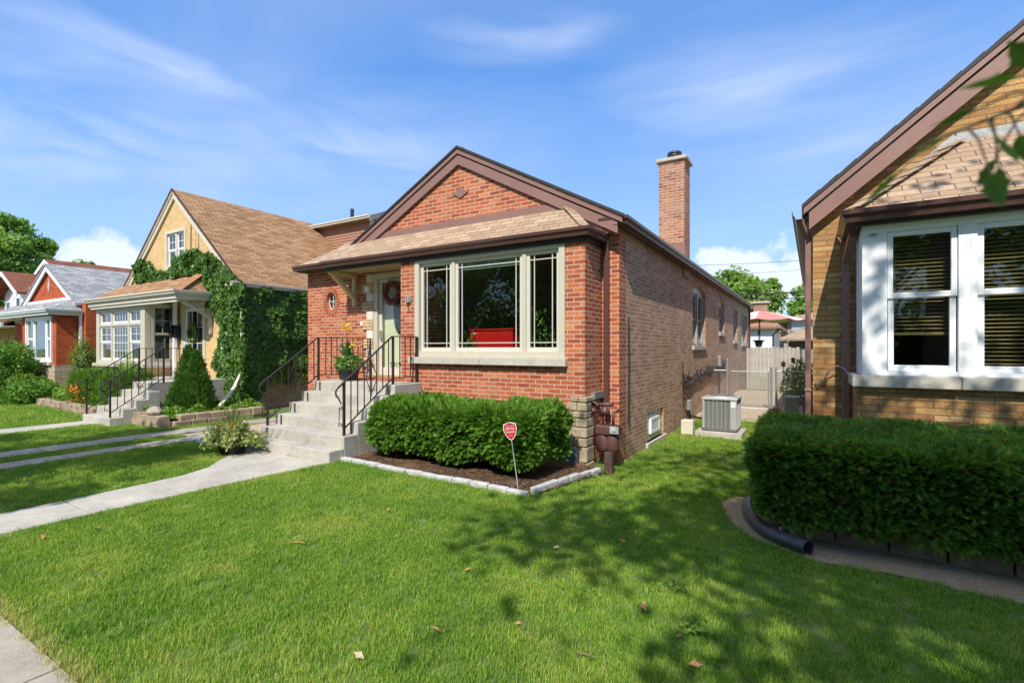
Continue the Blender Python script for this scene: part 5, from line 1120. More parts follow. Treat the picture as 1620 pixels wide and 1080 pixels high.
def links(xa, xb, par):
    mb = MB(); s = .075; x = xa-1.2
    while x < xb:
        for sg in (1,-1):
            p = []; n = 12
            xs0, xs1 = (x, x+1.1) if sg == 1 else (x+1.1, x)
            a = Vector((xs0,fy,zb+.05)); b = Vector((xs1,fy,zt-.02)); t0, t1 = 0.0, 1.0
            for lim, s_ in ((xa,1),(xb,-1)):
                fa_, fb_ = (a.x-lim)*s_, (b.x-lim)*s_
                if fa_ < 0 and fb_ < 0: t0 = 2
                elif fa_ < 0: t0 = max(t0, fa_/(fa_-fb_))
                elif fb_ < 0: t1 = min(t1, fa_/(fa_-fb_))
            if t0 < t1: mb.tube([a.lerp(b,t0), a.lerp(b,t1)], (.0034), 3, False)
        x += s
    mb.build('mesh_wire', M_STEEL, par)
links(-2.0,-1.05,gto); links(-.86,-.05,CF); links(-2.5,-2.1,CF)
BF = thing('board_fence', 'weathered grey wooden board fence closing the back of the passage', 'fence', (-1.4, 24, -.3)); fr_ = random.Random(4); x = -2.5; k = 0
M_FW = plain('weathered fence board', (.40,.37,.32), .9, 0, .14, 2, .5, 20)
while x < -.48:
    w = .135+fr_.uniform(-.01,.01); tz = 1.58+fr_.uniform(-.03,.03)+(.16 if 10 <= k <= 10 else 0); mb = MB(); mb.prism([(x,24,-.34),(x+w,24,-.34),(x+w,24,tz-.02),(x+w*.8,24,tz+.02),(x+w*.2,24,tz+.02),(x,24,tz-.02)],(0,.02,0)); mb.build('board', M_FW, BF); x += w+.010; k += 1
mb = MB(); mb.box(-2.5,-.45,24.02,24.06,.0,.09); mb.box(-2.5,-.45,24.02,24.06,1.2,1.29); mb.build('rail', M_FW, BF)
mb = MB(); mb.box(-.60,-.50,23.95,24.05,-.4,1.5); mb.build('post', M_FW, BF)
PF = MB()
for k in range(9): PF.box(-.40,.6,24.6,24.64,-.3+k*.2,-.11+k*.2)
tag(PF.build('panel_fence', plain('grey panel',(.30,.29,.28),.7,0,.1,5)),'low grey horizontal panel fence behind the board fence','fence')
# bins
def bin_(label, x0, x1, y0, y1, z1, m, mlid, ribs):
    B = thing('storage_bin', label, 'bin', ((x0+x1)/2,(y0+y1)/2,-.2)); mb = MB(); mb.prism([(x0+.03,y0+.02,-.22),(x1-.03,y0+.02,-.22),(x1-.03,y1-.02,-.22),(x0+.03,y1-.02,-.22)],(0,0,z1+.2))
    mb.build('body', m, B, bevel=.015)
    if ribs:
        mb = MB()
        for k in range(12): mb.box(x0+.02,x1-.02,y0+.0,y0+.022,-.18+k*.043,-.16+k*.043)
        mb.build('ribs', m, B)
    mb = MB(); mb.box(x0,x1,y0,y1,z1-.02,z1+.03); mb.build('lid', mlid, B, bevel=.012)
bin_('ribbed pale grey storage bin against the tan house corner', -.62,-.27,13.9,14.3,.34,plain('pale grey plastic',(.42,.43,.41),.5),MATS['pale grey plastic'],True)
bin_('plain dark grey storage bin beside the ribbed pale one', -.24,-.02,13.9,14.4,.36,plain('mid grey plastic',(.16,.17,.17),.5),MATS['mid grey plastic'],False)
mb = MB(); mb.lathe((-.84,14.4,-.22),[(0,0),(.10,0),(.13,.18),(.14,.18),(.14,.21),(.12,.21)],16); origin(item('clay_pot','empty terracotta pot on the gravel by the fence post','pot',mb,plain('terracotta',(.42,.18,.09),.8)))
for k, (x, y, h) in enumerate(((-.78,17.5,1.12),(-.55,18.5,1.22))):
    L_ = thing('garden_lantern', ('shorter','taller')[k]+' black garden lantern on a thin stake behind the chain link fence', 'lantern', (x,y,-.2)); mb = MB(); mb.tube([(x,y,-.25),(x,y,h-.14)],.009,6); mb.build('stake', M_IRON, L_); mb = MB(); mb.lathe((x,y,h-.14),[(.03,0),(.06,.02),(.05,.1),(.09,.11),(.0,.19)],8); mb.build('lamp_head', M_IRON, L_)
# umbrella and hanging basket
uy = 29.0; ux = at(1202,500,uy).x
UM = thing('patio_umbrella', 'faded red and white patio umbrella open behind the board fence', 'umbrella', (ux,uy,-.2)); R_ = 2.0; cz_, ez_ = 3.52, 3.02
pn = []
for s_ in range(8):
    mb = MB(); a0 = 2*PI*s_/8; n = 8; vs = []; fs = []
    for i in range(n+1):
        for j in range(n+1):
            r_ = i/n; t = a0+(2*PI/8)*j/n; sag = .16*math.sin(PI*(j/n))*r_; edge = R_*r_*(math.cos(PI/8)/math.cos((j/n-.5)*2*PI/8)); vs.append((ux+edge*math.cos(t), uy+edge*math.sin(t), cz_-(cz_-ez_)*r_**1.25-sag*.5))
    for i in range(n):
        for j in range(n): o = i*(n+1)+j; fs.append((o,o+1,o+n+2,o+n+1))
    mb.add(vs, fs); mb.build('canopy_panel', plain('faded red cloth',(.62,.22,.20),.8,0,.3,1.5) if s_ % 2 == 0 else plain('faded pale cloth',(.74,.55,.50),.8,0,.2,1.5), UM, smooth=True)
mb = MB(); mb.tube([(ux,uy,-.25),(ux,uy,3.5)],.025,8); mb.build('pole', M_IRON, UM)
for s_ in range(8): t = 2*PI*s_/8; mb = MB(); mb.tube([(ux,uy,3.3),(ux+R_*.5*math.cos(t),uy+R_*.5*math.sin(t),3.24),(ux+R_*math.cos(t),uy+R_*math.sin(t),3.0)],.01,5); mb.build('rib', M_IRON, UM)
HB = thing('hanging_basket', 'small black hanging basket over the board fence under the umbrella', 'basket', (ux,uy-.6,1.6)); mb = MB(); mb.lathe((ux,uy-.6,1.62),[(0,0),(.13,0),(.2,.28),(.27,.30),(.27,.36),(.2,.34),(0,.30)],12); mb.build('pot', M_BLACKPOT, HB)
mb = MB(); mb.tube([(ux,uy-.6,2.25),(ux,uy-.6,2.45)],.05,6); mb.tube([(ux,uy-.6,1.95),(ux,uy-.6,3.2)],.012,5); mb.build('hanger', M_IRON, HB)
# garages and houses behind
GR = thing('garage', 'white sided garage with orange brown roof behind the board fence', 'garage', tuple(at(1215,551,34)))
a = at(1180,517,34); b = at(1221,517,34); c = at(1243,519,38); gz0 = -.4
mb = MB(); mb.box(a.x-4,b.x,34,42,gz0,a.z-.02); mb.build('wall', M_SIDING, GR)
mb = MB()
for k in range(18): mb.prism([(a.x-4,34.0,gz0+.2*k),(a.x-4,33.97,gz0+.2*k),(a.x-4,33.99,gz0+.2*(k+1))],(b.x-a.x+4,0,0)) if gz0+.2*(k+1) < a.z else None; mb.prism([(b.x,34,gz0+.2*k),(b.x+.03,34,gz0+.2*k),(b.x+.01,34,gz0+.2*(k+1))],(0,8,0)) if gz0+.2*(k+1) < a.z else None
mb.build('lap_siding', M_SIDING, GR); zt_ = a.z
mb = MB(); mb.add([(a.x-4.3,33.7,zt_),(b.x+.5,33.6,zt_),(b.x-2.3,38,zt_+1.1),(a.x-2,38,zt_+1.1),(b.x+.5,42.3,zt_),(a.x-4.3,42.3,zt_)],[(0,1,2,3),(1,4,2),(3,2,4,5)]); mb.build('roof', M_SH_ORG, GR)
mb = MB(); mb.box(a.x-4.3,b.x+.5,33.55,33.65,zt_-.15,zt_); mb.box(b.x+.45,b.x+.55,33.65,42.3,zt_-.15,zt_); mb.build('gutter', M_BROWN, GR)
mb = MB(); mb.tube([(b.x+.5,33.8,zt_-.1),(b.x+.08,34.0,zt_-.5),(b.x+.08,34.0,gz0)],.05,6); mb.build('downspout', M_DKBROWN, GR)
HH = thing('brick_house', 'distant brick house with hipped brown roof and dark garage door beyond the white garage', 'house', tuple(at(1262,551,48)))
e0 = at(1246,507,48); e1 = at(1300,507,48); q0 = at(1232,536,44); q1 = at(1300,537,44)
mb = MB(); mb.box(e0.x,e1.x+4,48,60,-.4,e0.z); mb.build('wall', plain('far brick',(.42,.27,.20),.9,0,.15,3), HH)
mb = MB(); mb.add([(e0.x-1,47.3,e0.z),(e1.x+5,47.3,e0.z),(e1.x+1,52,e0.z+1.9),(e0.x+3.5,52,e0.z+1.2),(e0.x-1,61,e0.z)],[(0,1,2,3),(0,3,4)]); mb.build('roof', M_SH_MAIN, HH)
mb = MB(); mb.box(q0.x+.7,q1.x+3,44,48,-.4,q0.z); mb.build('garage_wall', MATS['far brick'], HH)
mb = MB(); mb.add([(q0.x,43.4,q0.z),(q1.x+4,43.4,q0.z),(q1.x+4,48,q0.z+1.0),(q0.x+1.6,48,q0.z+1.0)],[(0,1,2,3)]); mb.box(q0.x,q1.x+4,43.35,43.45,q0.z-.15,q0.z); mb.build('garage_roof', M_SH_MAIN, HH)
g1_ = at(1247,545,43.9); mb = MB(); mb.box(g1_.x,g1_.x+4,43.9,43.98,-.3,q0.z-.25); mb.build('garage_door', plain('dark garage door',(.07,.055,.05),.6), HH)
w1_ = at(1252,515,47.9); mb = MB(); mb.box(w1_.x,w1_.x+1.6,47.85,47.95,w1_.z-.7,w1_.z+.4); mb.build('window', plain('pale window',(.40,.45,.50),.3), HH)
FC = thing('brick_house', 'roof and brick chimney of a far house showing above the umbrella', 'house', tuple(at(1202,551,62))); c0 = at(1203,476,62)
mb = MB(); mb.box(c0.x-.7,c0.x+.7,62,63.2,3,c0.z); mb.build('chimney', M_CHIM, FC); mb = MB(); mb.box(c0.x-5,c0.x+5,62,70,-.4,5.2); mb.build('wall', MATS['far brick'], FC); mb = MB(); mb.box(c0.x-1.0,c0.x+1.0,61.8,63.4,c0.z-.25,c0.z-.1); mb.build('chimney_cap', M_LIME, FC)
# overhead wires
def wire(lab, p, q, Y, r, sag=.3):
    a = at(p[0],p[1],Y); b = at(q[0],q[1],Y); d = b-a; a = a-d*1.0; b = b+d*.8; mb = MB(); mb.tube([a.lerp(b,t/12)-Vector((0,0,sag*math.sin(PI*t/12))) for t in range(13)], r, 5); origin(item('power_line', lab, 'power line', mb, M_BLACKPOT, None))
wire('thin highest overhead wire between the roofs, crossing the white cloud', (1100,415), (1275,407), 45, .016)
wire('thin overhead wire just under the highest one', (1165,428), (1275,421), 45, .012)
wire('thick overhead cable in front of the tree tops, upper of the two thick ones', (1170,461), (1275,456), 45, .06)
wire('thick overhead cable in front of the tree tops, lower of the two thick ones', (1180,468), (1275,466), 45, .045)
# red cabinet and window plants
RC = thing('cabinet', 'glossy red metal cabinet on thin legs inside the picture window', 'cabinet', (-4.7,7.15,.9)); mb = MB(); mb.box(-5.14,-4.26,7.05,7.35,1.50,1.86); mb.build('body', M_RED_P, RC, bevel=.012)
mb = MB(); mb.box(-5.16,-4.24,7.03,7.37,1.86,1.885); mb.build('top', M_RED_P, RC, bevel=.004)
for a, b in ((-5.13,7.06),(-4.27,7.06),(-5.13,7.34),(-4.27,7.34)): mb = MB(); mb.box(a-.015,a+.015,b-.015,b+.015,.9,1.5); mb.build('leg', M_RED_P, RC)
mb = MB(); mb.box(-5.08,-5.01,7.035,7.05,1.795,1.82); mb.box(-4.98,-4.965,7.035,7.05,1.80,1.812); mb.build('label_plate', plain('label white',(.8,.8,.8),.4), RC)

# ================================================================ plants
def blobplant(name, label, cat, c, r3, n, size, m, seed=1, group=None, stems=True, **k):
    T = thing(name, label, cat, (c[0], c[1], gz(c[0], c[1])), group); r = np.random.default_rng(seed)
    q = unit(r.normal(size=(n,3)))*(r.random((n,1))**.33)
    w = np.array([MN.noise(Vector(v)*2.2+Vector((seed,0,0))) for v in q.tolist()])[:, None]; q = q*(1+.45*w)
    P = q*np.array(r3)+np.array(c); P = P[P[:,2] > gz(c[0], c[1])-.02]; leaves('foliage', P, unit(q[:len(P)])*.5+np.array([0,-.1,.5]), size, m, T, seed=seed, **k)
    if stems:
        mb = MB(); rr = random.Random(seed)
        for i in range(6): mb.tube([(c[0]+rr.uniform(-.1,.1)*r3[0], c[1], gz(c[0],c[1])-.03), (c[0]+rr.uniform(-.6,.6)*r3[0], c[1]+rr.uniform(-.6,.6)*r3[1], c[2]+.4*r3[2])], [.012,.005], 5)
        mb.build('stem', M_BARK, T)
    return T
def patch(name, label, poly, h, n, size, m, seed=1, base=0, kind='stuff'):
    r = np.random.default_rng(seed); xs = [p[0] for p in poly]; ys = [p[1] for p in poly]; P = []
    P = np.stack([r.uniform(min(xs), max(xs), n), r.uniform(min(ys), max(ys), n), np.zeros(n)], 1)
    hh = np.array([.55+.9*MN.noise(Vector((x*3, y*3, seed))) for x, y, _ in P.tolist()])
    P[:,2] = gz(sum(xs)/len(xs), sum(ys)/len(ys))+base+h*np.clip(hh, .2, 1.3)*r.random(n)**.5
    o = leaves(name, P, np.tile([0,-.2,1.0],(n,1)), size, m, None, .6, .7, 0, .2, seed); return tag(o, label, kind=kind)
# arborvitae: two peaks
AV = thing('arborvitae', 'twin peaked green arborvitae beside the pale yellow house steps', 'shrub', (-12.25,6.0,.0)); r = np.random.default_rng(4); P = []; Nn = []
for (cx_, cy_, h_, rad) in ((-12.50,6.0,1.56,.29),(-12.02,5.95,1.44,.29),(-12.27,6.1,1.22,.33),(-12.26,5.8,.9,.36)):
    for _ in range(2300):
        t = r.random(); a = r.random()*2*PI; rr_ = rad*(1-t**2.2)*(.75+.3*r.random())*(1+.15*math.sin(a*5+t*9)); P.append((cx_+rr_*math.cos(a), cy_+rr_*math.sin(a), .0+h_*t)); Nn.append((math.cos(a), math.sin(a), .25))
P = np.array(P); Nn = np.array(Nn); sprigs('foliage', P, Nn*.6+r.normal(size=P.shape)*.3+np.array([0,0,.9]), leafmat('arborvitae spray', (.040,.115,.018), (.125,.26,.04), None, .3, 4, .5), AV, .95, 5, sprig_template(6,.09,.03,.009))
mb = MB(); mb.tube([(-12.56,6,-.1),(-12.56,6,1.3)],[.2,.03],8); mb.tube([(-12.02,5.95,-.1),(-12.02,5.95,1.2)],[.2,.03],8); mb.build('trunk', M_CORE, AV)
# ivy
def inpoly(x, y, poly):
    c = False; n = len(poly)
    for i in range(n):
        (x1, y1), (x2, y2) = poly[i], poly[(i+1) % n]
        if (y1 > y) != (y2 > y) and x < (x2-x1)*(y-y1)/(y2-y1)+x1: c = not c
    return c
IV = thing('ivy', 'dense green ivy climbing the corner and gable of the pale yellow house', 'ivy', (-12.8,7.4,-.1))
px_poly = [(218,432),(222,420),(231,411),(243,419),(252,430),(268,431),(281,410),(305,396),(337,404),(362,421),(383,446),(392,460),(394,640),(352,640),(350,605),(345,560),(350,545),(354,522),(340,492),(333,485),(337,463),(322,445),(311,432),(285,438),(262,443),(240,447),(217,448)]
poly1 = [(at(x,y,7.38).x, at(x,y,7.38).z) for x, y in px_poly]; poly2 = [(at(x,y,7.38).x, at(x,y,7.38).z) for x, y in [(299,372),(311,360),(317,372),(318,398),(300,402)]]
P = []; r = np.random.default_rng(8); xs = [p[0] for p in poly1]; zs = [p[1] for p in poly1]
while len(P) < 9500:
    x = r.uniform(min(xs), max(xs)+.1); z = r.uniform(-.05, max(zs))
    e = .08*MN.noise(Vector((x*5, z*5, 1)))
    if inpoly(x+e, z+e, poly1) or (inpoly(x, z, poly2) and r.random() < .6):
        th_ = .16*max(0, MN.noise(Vector((x*2.3, z*2.3, 5)))+.55)
        P.append((x, 7.38-.02-th_*r.random()**.5, z))
nF = len(P)
while len(P) < 21000:
    y = r.uniform(7.25, 11.2); z = r.uniform(-.05, 3.2); low = .1+.55*min(1, max(0, (y-7.8)/.6))+.25*MN.noise(Vector((y*2, 0, 3)))
    if z < low: continue
    th_ = .18*max(0, MN.noise(Vector((y*2.3, z*2.3, 9)))+.55); P.append((-12.93+.02+th_*r.random()**.5+.12*(1 if y < 7.6 else .6), y, z))
P = np.array(P); Nn = np.tile([0,-1,.15], (len(P),1)).astype(float); Nn[nF:] = (1,-.15,.15)
leaves('ivy_leaves', P, Nn, .115, M_IVY, IV, .85, .35, 1.2, .12, 3)
mb = MB(); vr = random.Random(3)
for k in range(14): x = -13.3+vr.random()*.5; mb.tube([(x,7.37,-.1),(x+vr.uniform(-.15,.15),7.36,1.0),(x+vr.uniform(-.4,.2),7.36,2.0),(x+vr.uniform(-.8,.1),7.36,3.0)],[.012,.01,.008,.005],5)
for k in range(8): x = at(300+vr.random()*16,400,7.38).x; mb.tube([(x,7.385,4.2),(x+vr.uniform(-.05,.05),7.385,4.9+vr.random()*.4)],.004,4)
mb.build('vine_stem', M_BARK, IV)
# shrubs on the left
hedge('yew_hedge', 'low dark clipped yew hedge under the bay window of the pale yellow house', -17.9, -14.35, 5.45, 6.15, .0, .86, 900, M_YEW, rx=.22, sc=1.35, seed=15, under=.08, group='clipped yew hedges')
blobplant('round_shrub', 'large rounded bright green shrub at the far left before the red bungalow', 'shrub', (-24.5,5.75,.75), (1.15,.9,1.0), 9000, .10, M_SHRUB, 21)
blobplant('leafy_perennial', 'low leafy plant clump at the left edge of the neighbouring lawn', 'plant', (-19.9,5.2,.22), (.85,.55,.38), 3500, .09, M_SHRUB, 22)
blobplant('leafy_perennial', 'dark leafy clump between the round shrub and the stone base', 'plant', (-21.6,5.6,.28), (.9,.6,.42), 3000, .09, M_YEW if 0 else M_TREE, 23)
blobplant('leafy_perennial', 'pale yellow green clump at the end of the low block wall', 'plant', (-17.9,5.45,.2), (.5,.3,.3), 1200, .08, M_LIME_L, 24)
blobplant('rose_bush', 'tall loose rose bush against the white downspout of the red bungalow', 'shrub', (-20.4,6.6,1.05), (.5,.35,.95), 2200, .07, M_TREE, 25)
blobplant('climbing_shrub', 'airy yellow green shrub under the bay window of the pale yellow house', 'shrub', (-16.5,6.35,.75), (.75,.25,.6), 1500, .06, M_LIME_L, 26)
LY = thing('daylily', 'orange flowering daylilies in front of the low dark hedge', 'flower', (-16.9,5.35,.0)); r = np.random.default_rng(2); P = np.array([(-16.9,5.33,.3)])+r.normal(size=(120,3))*np.array([.16,.05,.14]); leaves('blossom', P, np.tile([0,-1,.3],(120,1)), .09, M_FLOW_O, LY, seed=4)
sprigs('blade', np.array([(-16.9,5.35,.02)])+r.normal(size=(90,3))*np.array([.22,.06,.0]), r.normal(size=(90,3))*.5+np.array([0,-.1,1]), M_LIME_L, LY, 3.2, 4, sprig_template(2,.1,.02,.012))
patch('ground_cover', 'bright green leafy ground cover filling the bed beside the arborvitae', [(-12.65,5.1),(-11.45,5.1),(-11.45,7.3),(-12.65,7.3)], .26, 5200, .085, M_LIME_L, 31, .14)
patch('ground_cover', 'low yellow green ground cover behind the long block wall', [(-19.2,5.25),(-14.3,5.25),(-14.3,5.7),(-19.2,5.7)], .16, 3200, .075, M_LIME_L, 32, .1)
patch('ground_cover', 'mixed green planting along the stone base of the red bungalow', [(-27,5.0),(-19.3,5.0),(-19.3,6.2),(-27,6.2)], .28, 6500, .09, M_SHRUB, 33, .0)
blobplant('fern_clump', 'small bright green fern beside the steps at the foot of the red brick wall', 'plant', (-8.25,6.35,.45), (.18,.2,.42), 700, .06, M_LIME_L, 41)
blobplant('garden_plant', 'yellow green bushy plant behind the chain link fence by the tan house', 'plant', (-.30,17.2,.5), (.55,.5,.75), 2600, .07, M_LIME_L, 42)
# leafy planter left of the steps
PT = thing('planter', 'dark bowl planter overflowing with variegated leaves and a spiky dracaena left of the steps', 'planter', (-7.74,4.36,-.08)); px0, py0 = -7.74, 4.36
mb = MB(); mb.lathe((px0,py0,-.08),[(0,0),(.17,0),(.25,.22),(.27,.23),(.27,.27),(.24,.26),(0,.24)],24); mb.build('pot', M_BLACKPOT, PT, smooth=True)
r = np.random.default_rng(12); n = 2600; q = unit(r.normal(size=(n,3))); q[:,2] = np.abs(q[:,2])*1.1-.25; P = q*np.array([.40,.34,.25])*(.5+.65*r.random((n,1)))*(1+.3*np.sin(q[:,:1]*7+q[:,1:2]*5))+np.array([px0,py0,.13]); P = P[P[:,2] > -.05]; leaves('trailing_leaves', P, P-np.array([px0,py0,.1]), .048, M_VARIEG, PT, .75, .6, .5, .15, 6)
mb = MB(); sr = random.Random(8)
for k in range(46):
    a = sr.random()*2*PI; el_ = sr.uniform(.15,1.35); L = sr.uniform(.42,.68); d = Vector((math.cos(a)*math.cos(el_), math.sin(a)*math.cos(el_), math.sin(el_))); s_ = d.cross(Vector((0,0,1))).normalized()*.011; b0 = Vector((px0,py0,.26)); m1 = b0+d*L*.55+Vector((0,0,.015)); t1_ = b0+d*L-Vector((0,0,.06*math.cos(el_)))
    mb.add([b0-s_*.7,b0+s_*.7,m1+s_,m1-s_,t1_], [(0,1,2,3),(3,2,4)])
mb.build('spike_leaves', M_SPIKE, PT)
P = np.array([px0+.12,py0-.12,.38])+r.normal(size=(30,3))*np.array([.10,.08,.04]); leaves('blossom', P, np.tile([0,-1,.5],(30,1)), .035, M_FLOW_O, PT, seed=7)
# canna pot on the landing
CP = thing('planter', 'square black pot with canna and yellow blooms on the landing by the door', 'planter', (-7.40,6.33,.95)); cx0, cy0 = -7.40, 6.33
mb = MB(); mb.prism([(cx0-.105,cy0-.105,.965),(cx0+.105,cy0-.105,.965),(cx0+.105,cy0+.105,.965),(cx0-.105,cy0+.105,.965)],(0,0,.005)); base_v = [(s1*w,s2*w,z) for w, z in ((.11,.965),(.155,1.21)) for s1, s2 in ((-1,-1),(1,-1),(1,1),(-1,1))]
mb = MB(); mb.add([(cx0+a,cy0+b,c) for a,b,c in base_v],[(0,1,5,4),(1,2,6,5),(2,3,7,6),(3,0,4,7),(3,2,1,0),(4,5,6,7)]); mb.box(cx0-.165,cx0+.165,cy0-.165,cy0+.165,1.19,1.225); mb.build('pot', M_BLACKPOT, CP, bevel=.012)
mb = MB(); lr = random.Random(15)
for k in range(15):
    a = lr.random()*2*PI; el_ = lr.uniform(.25,1.2); L = lr.uniform(.30,.50); d = Vector((math.cos(a)*math.cos(el_),math.sin(a)*math.cos(el_),math.sin(el_))); s_ = d.cross(Vector((0,0,1))).normalized(); up_ = s_.cross(d); b0 = Vector((cx0,cy0,1.24+lr.random()*.12)); prev = None; base = len(mb.v); n = 7
    for i in range(n+1):
        t = i/n; w = .055*math.sin(PI*min(1,t*.97+.03))**.7; c = b0+d*L*t-Vector((0,0,.20*t*t*math.cos(el_)*L)); mb.v += [tuple(c-s_*w+up_*.018), tuple(c), tuple(c+s_*w+up_*.018)]
    for i in range(n): o = base+3*i; mb.f += [(o,o+1,o+4,o+3),(o+1,o+2,o+5,o+4)]
mb.build('canna_leaves', M_CANNA, CP)
mb = MB(); mb.tube([(cx0,cy0,1.2),(cx0-.02,cy0,1.6),(cx0-.03,cy0-.02,1.95)],[.012,.009,.006],6); mb.tube([(cx0+.05,cy0,1.2),(cx0+.17,cy0-.03,1.50),(cx0+.2,cy0-.03,1.60)],[.01,.007,.005],6); mb.build('stem', M_CANNA, CP)
P = np.concatenate([np.array([cx0-.03,cy0-.02,1.95])+r.normal(size=(26,3))*np.array([.04,.03,.045]), np.array([cx0+.2,cy0-.03,1.60])+r.normal(size=(20,3))*np.array([.045,.03,.03])]); leaves('blossom', P, np.tile([0,-1,.3],(len(P),1)), .06, M_FLOW_Y, CP, seed=9)
n = 900; q = unit(r.normal(size=(n,3))); P = q*np.array([.34,.26,.16])*(r.random((n,1))**.4)+np.array([cx0+.03,cy0-.02,1.27]); leaves('filler_leaves', P, q, .045, M_SHRUB, CP, seed=11)
P = np.array([cx0,cy0-.1,1.30])+r.normal(size=(60,3))*np.array([.2,.1,.08]); leaves('white_blossom', P, np.tile([0,-1,.5],(60,1)), .03, M_FLOW_W, CP, seed=12)
# wreaths
def wreath(label, c, R, m2, seed):
    T = thing('wreath', label, 'wreath', c); r = np.random.default_rng(seed); n = 520; t = r.random(n)*2*PI; rr_ = R+r.normal(size=n)*R*.16; P = np.stack([c[0]+rr_*np.cos(t), c[1]-.03+r.normal(size=n)*.025, c[2]+rr_*np.sin(t)],1); leaves('greenery', P, np.tile([0,-1,0],(n,1)), .05, M_TREE, T, seed=seed)
    n = 420; t = r.random(n)*2*PI; rr_ = R+r.normal(size=n)*R*.13; P = np.stack([c[0]+rr_*np.cos(t), c[1]-.06+r.normal(size=n)*.02, c[2]+rr_*np.sin(t)],1); leaves('blossom', P, np.tile([0,-1,0],(n,1)), .055, m2, T, seed=seed+1)
    mb = MB(); mb.tube([(c[0]+R*math.cos(t/16*2*PI),c[1]-.02,c[2]+R*math.sin(t/16*2*PI)) for t in range(17)],.02,6,False); mb.build('ring', M_BARK, T)
wreath('pink flower wreath hanging on the front door of the red brick house', (-7.30,YF+.03,2.68), .19, M_FLOW_P, 5); wreath('dried green wreath on the door of the pale yellow house', (-15.1,Y2+.01,2.0), .2, M_VARIEG, 8)
MX = thing('mailbox', 'dark wall mailbox with arched top beside the pale yellow house door', 'mailbox', (-15.92,7.3,1.7)); mb = MB(); mb.prism([(-16.1,7.22,1.85),(-15.78,7.22,1.85)]+[(-15.94+.16*math.cos(t/10*PI),7.22,2.12+.13*math.sin(t/10*PI)) for t in range(11)],(0,.16,0)); mb.build('body', M_BLACKPOT, MX, bevel=.01); mb = MB(); mb.box(-16.0,-15.86,7.24,7.34,1.72,1.85); mb.build('paper_tray', M_BLACKPOT, MX)
bo = thing('garden_ornament', 'small blue glass garden ornament behind the leafy planter', 'ornament', (-8.35,4.75,-.1)); mb = MB(); mb.lathe((-8.35,4.75,.14),[(0,-.05),(.05,-.03),(.06,.02),(.03,.06),(0,.07)],12); mb.build('globe', plain('blue glass',(.05,.14,.45),.15), bo, smooth=True); mb = MB(); mb.tube([(-8.35,4.75,-.12),(-8.35,4.75,.1)],.006,5); mb.build('stake', M_STEEL, bo)
# plants inside the window
for k, (x, y, z, s_) in enumerate(((-5.12,6.98,1.55,.13),(-3.72,6.98,1.75,.20))):
    T = thing('houseplant', ('small green houseplant left of the red cabinet inside the window','leafy houseplant inside the right pane of the picture window')[k], 'plant', (x,y,1.4)); r = np.random.default_rng(k+50); n = 160; P = r.normal(size=(n,3))*np.array([s_*.6,s_*.4,s_])+np.array([x,y,z]); leaves('foliage', P, r.normal(size=(n,3)), .07, M_SHRUB, T, seed=k+3); mb = MB(); mb.lathe((x,y,1.36),[(0,0),(.05,0),(.07,.1),(.065,.1)],12); mb.build('pot', M_LIME, T)
ws = MB(); ws.box(-6.0,-3.2,6.90,7.12,1.30,1.36); ws.build('window_shelf', M_CREAM, H1)
# ================================================================ trees
def px_tree(label, x, ytop, rpx, Y, m, seed, n=9000, leaf=.35, rzk=1.0, group='trees beyond the houses', clumps=38):
    c = at(x, ytop, Y); s, co = math.sin(YAW), math.cos(YAW); Z = -c.x*s+Y*co; R = rpx*Z/F_PX; rz = R*rzk
    return tree('leafy_tree', label, c.x, Y, c.z+.1, (R, R, rz), leaf, n, m, R*.05, seed, group, -.2, c.z+.1-rz, clumps=clumps)
px_tree('large dark green tree rising behind the white sided house at the left edge', 12, 338, 60, 19, M_TREE2, 61, 42000, .36, 1.5, clumps=110)
px_tree('small tree top peeking over the grey roof', 132, 408, 16, 40, M_TREE2, 62, 1500, .5, .8, clumps=10)
px_tree('light green tree behind the far end of the red brick house roof', 1160, 420, 44, 66, M_TREE2, 63, 24000, .36, 1.35, clumps=90)
px_tree('lower light green tree right of the first one, behind the umbrella', 1208, 440, 30, 72, M_TREE2, 64, 14000, .36, 1.4, clumps=60)
px_tree('tree crown partly hidden by the tan house corner, behind the cables', 1292, 447, 42, 60, M_TREE2, 65, 18000, .32, 1.3, clumps=80)
# street trees (the one on the right reaches a low branch into view)
ST = tree('street_tree', 'maple street tree by the sidewalk with a low branch hanging into view at top right', 2.5, -2.1, 11.4, (3.9,3.7,3.4), .15, 10500, M_TREE, .24, 71, 'street trees', -.1, 8.0, clumps=60)
mb = MB(); bp = [Vector((3.0,-1.7,4.6)), Vector((2.5,-1.1,3.9)), Vector((1.7,-.3,3.0)), Vector((1.0,.3,2.2)), Vector((.36,.40,1.765)), Vector((.225,.41,1.735)), Vector((.135,.42,1.705)), Vector((.075,.42,1.688))]; mb.tube(bp, [.06,.045,.028,.012,.005,.0022,.0014,.001], 8)
tw = random.Random(6); LV = []
for k in (4, 5, 6):
    for j in range(11):
        a = bp[k].lerp(bp[k+1], j/11+.03); b = a+Vector((tw.uniform(-.035,.02), tw.uniform(-.02,.03), tw.uniform(-.035,.012))); mb.tube([a, a.lerp(b,.5)+Vector((0,0,.006)), b], [.0012,.0009,.0006], 4); LV.append((b, b-a))
LV.append((bp[7], bp[7]-bp[6]))
mb.build('low_branch', M_BARK, ST)
lf = MB()
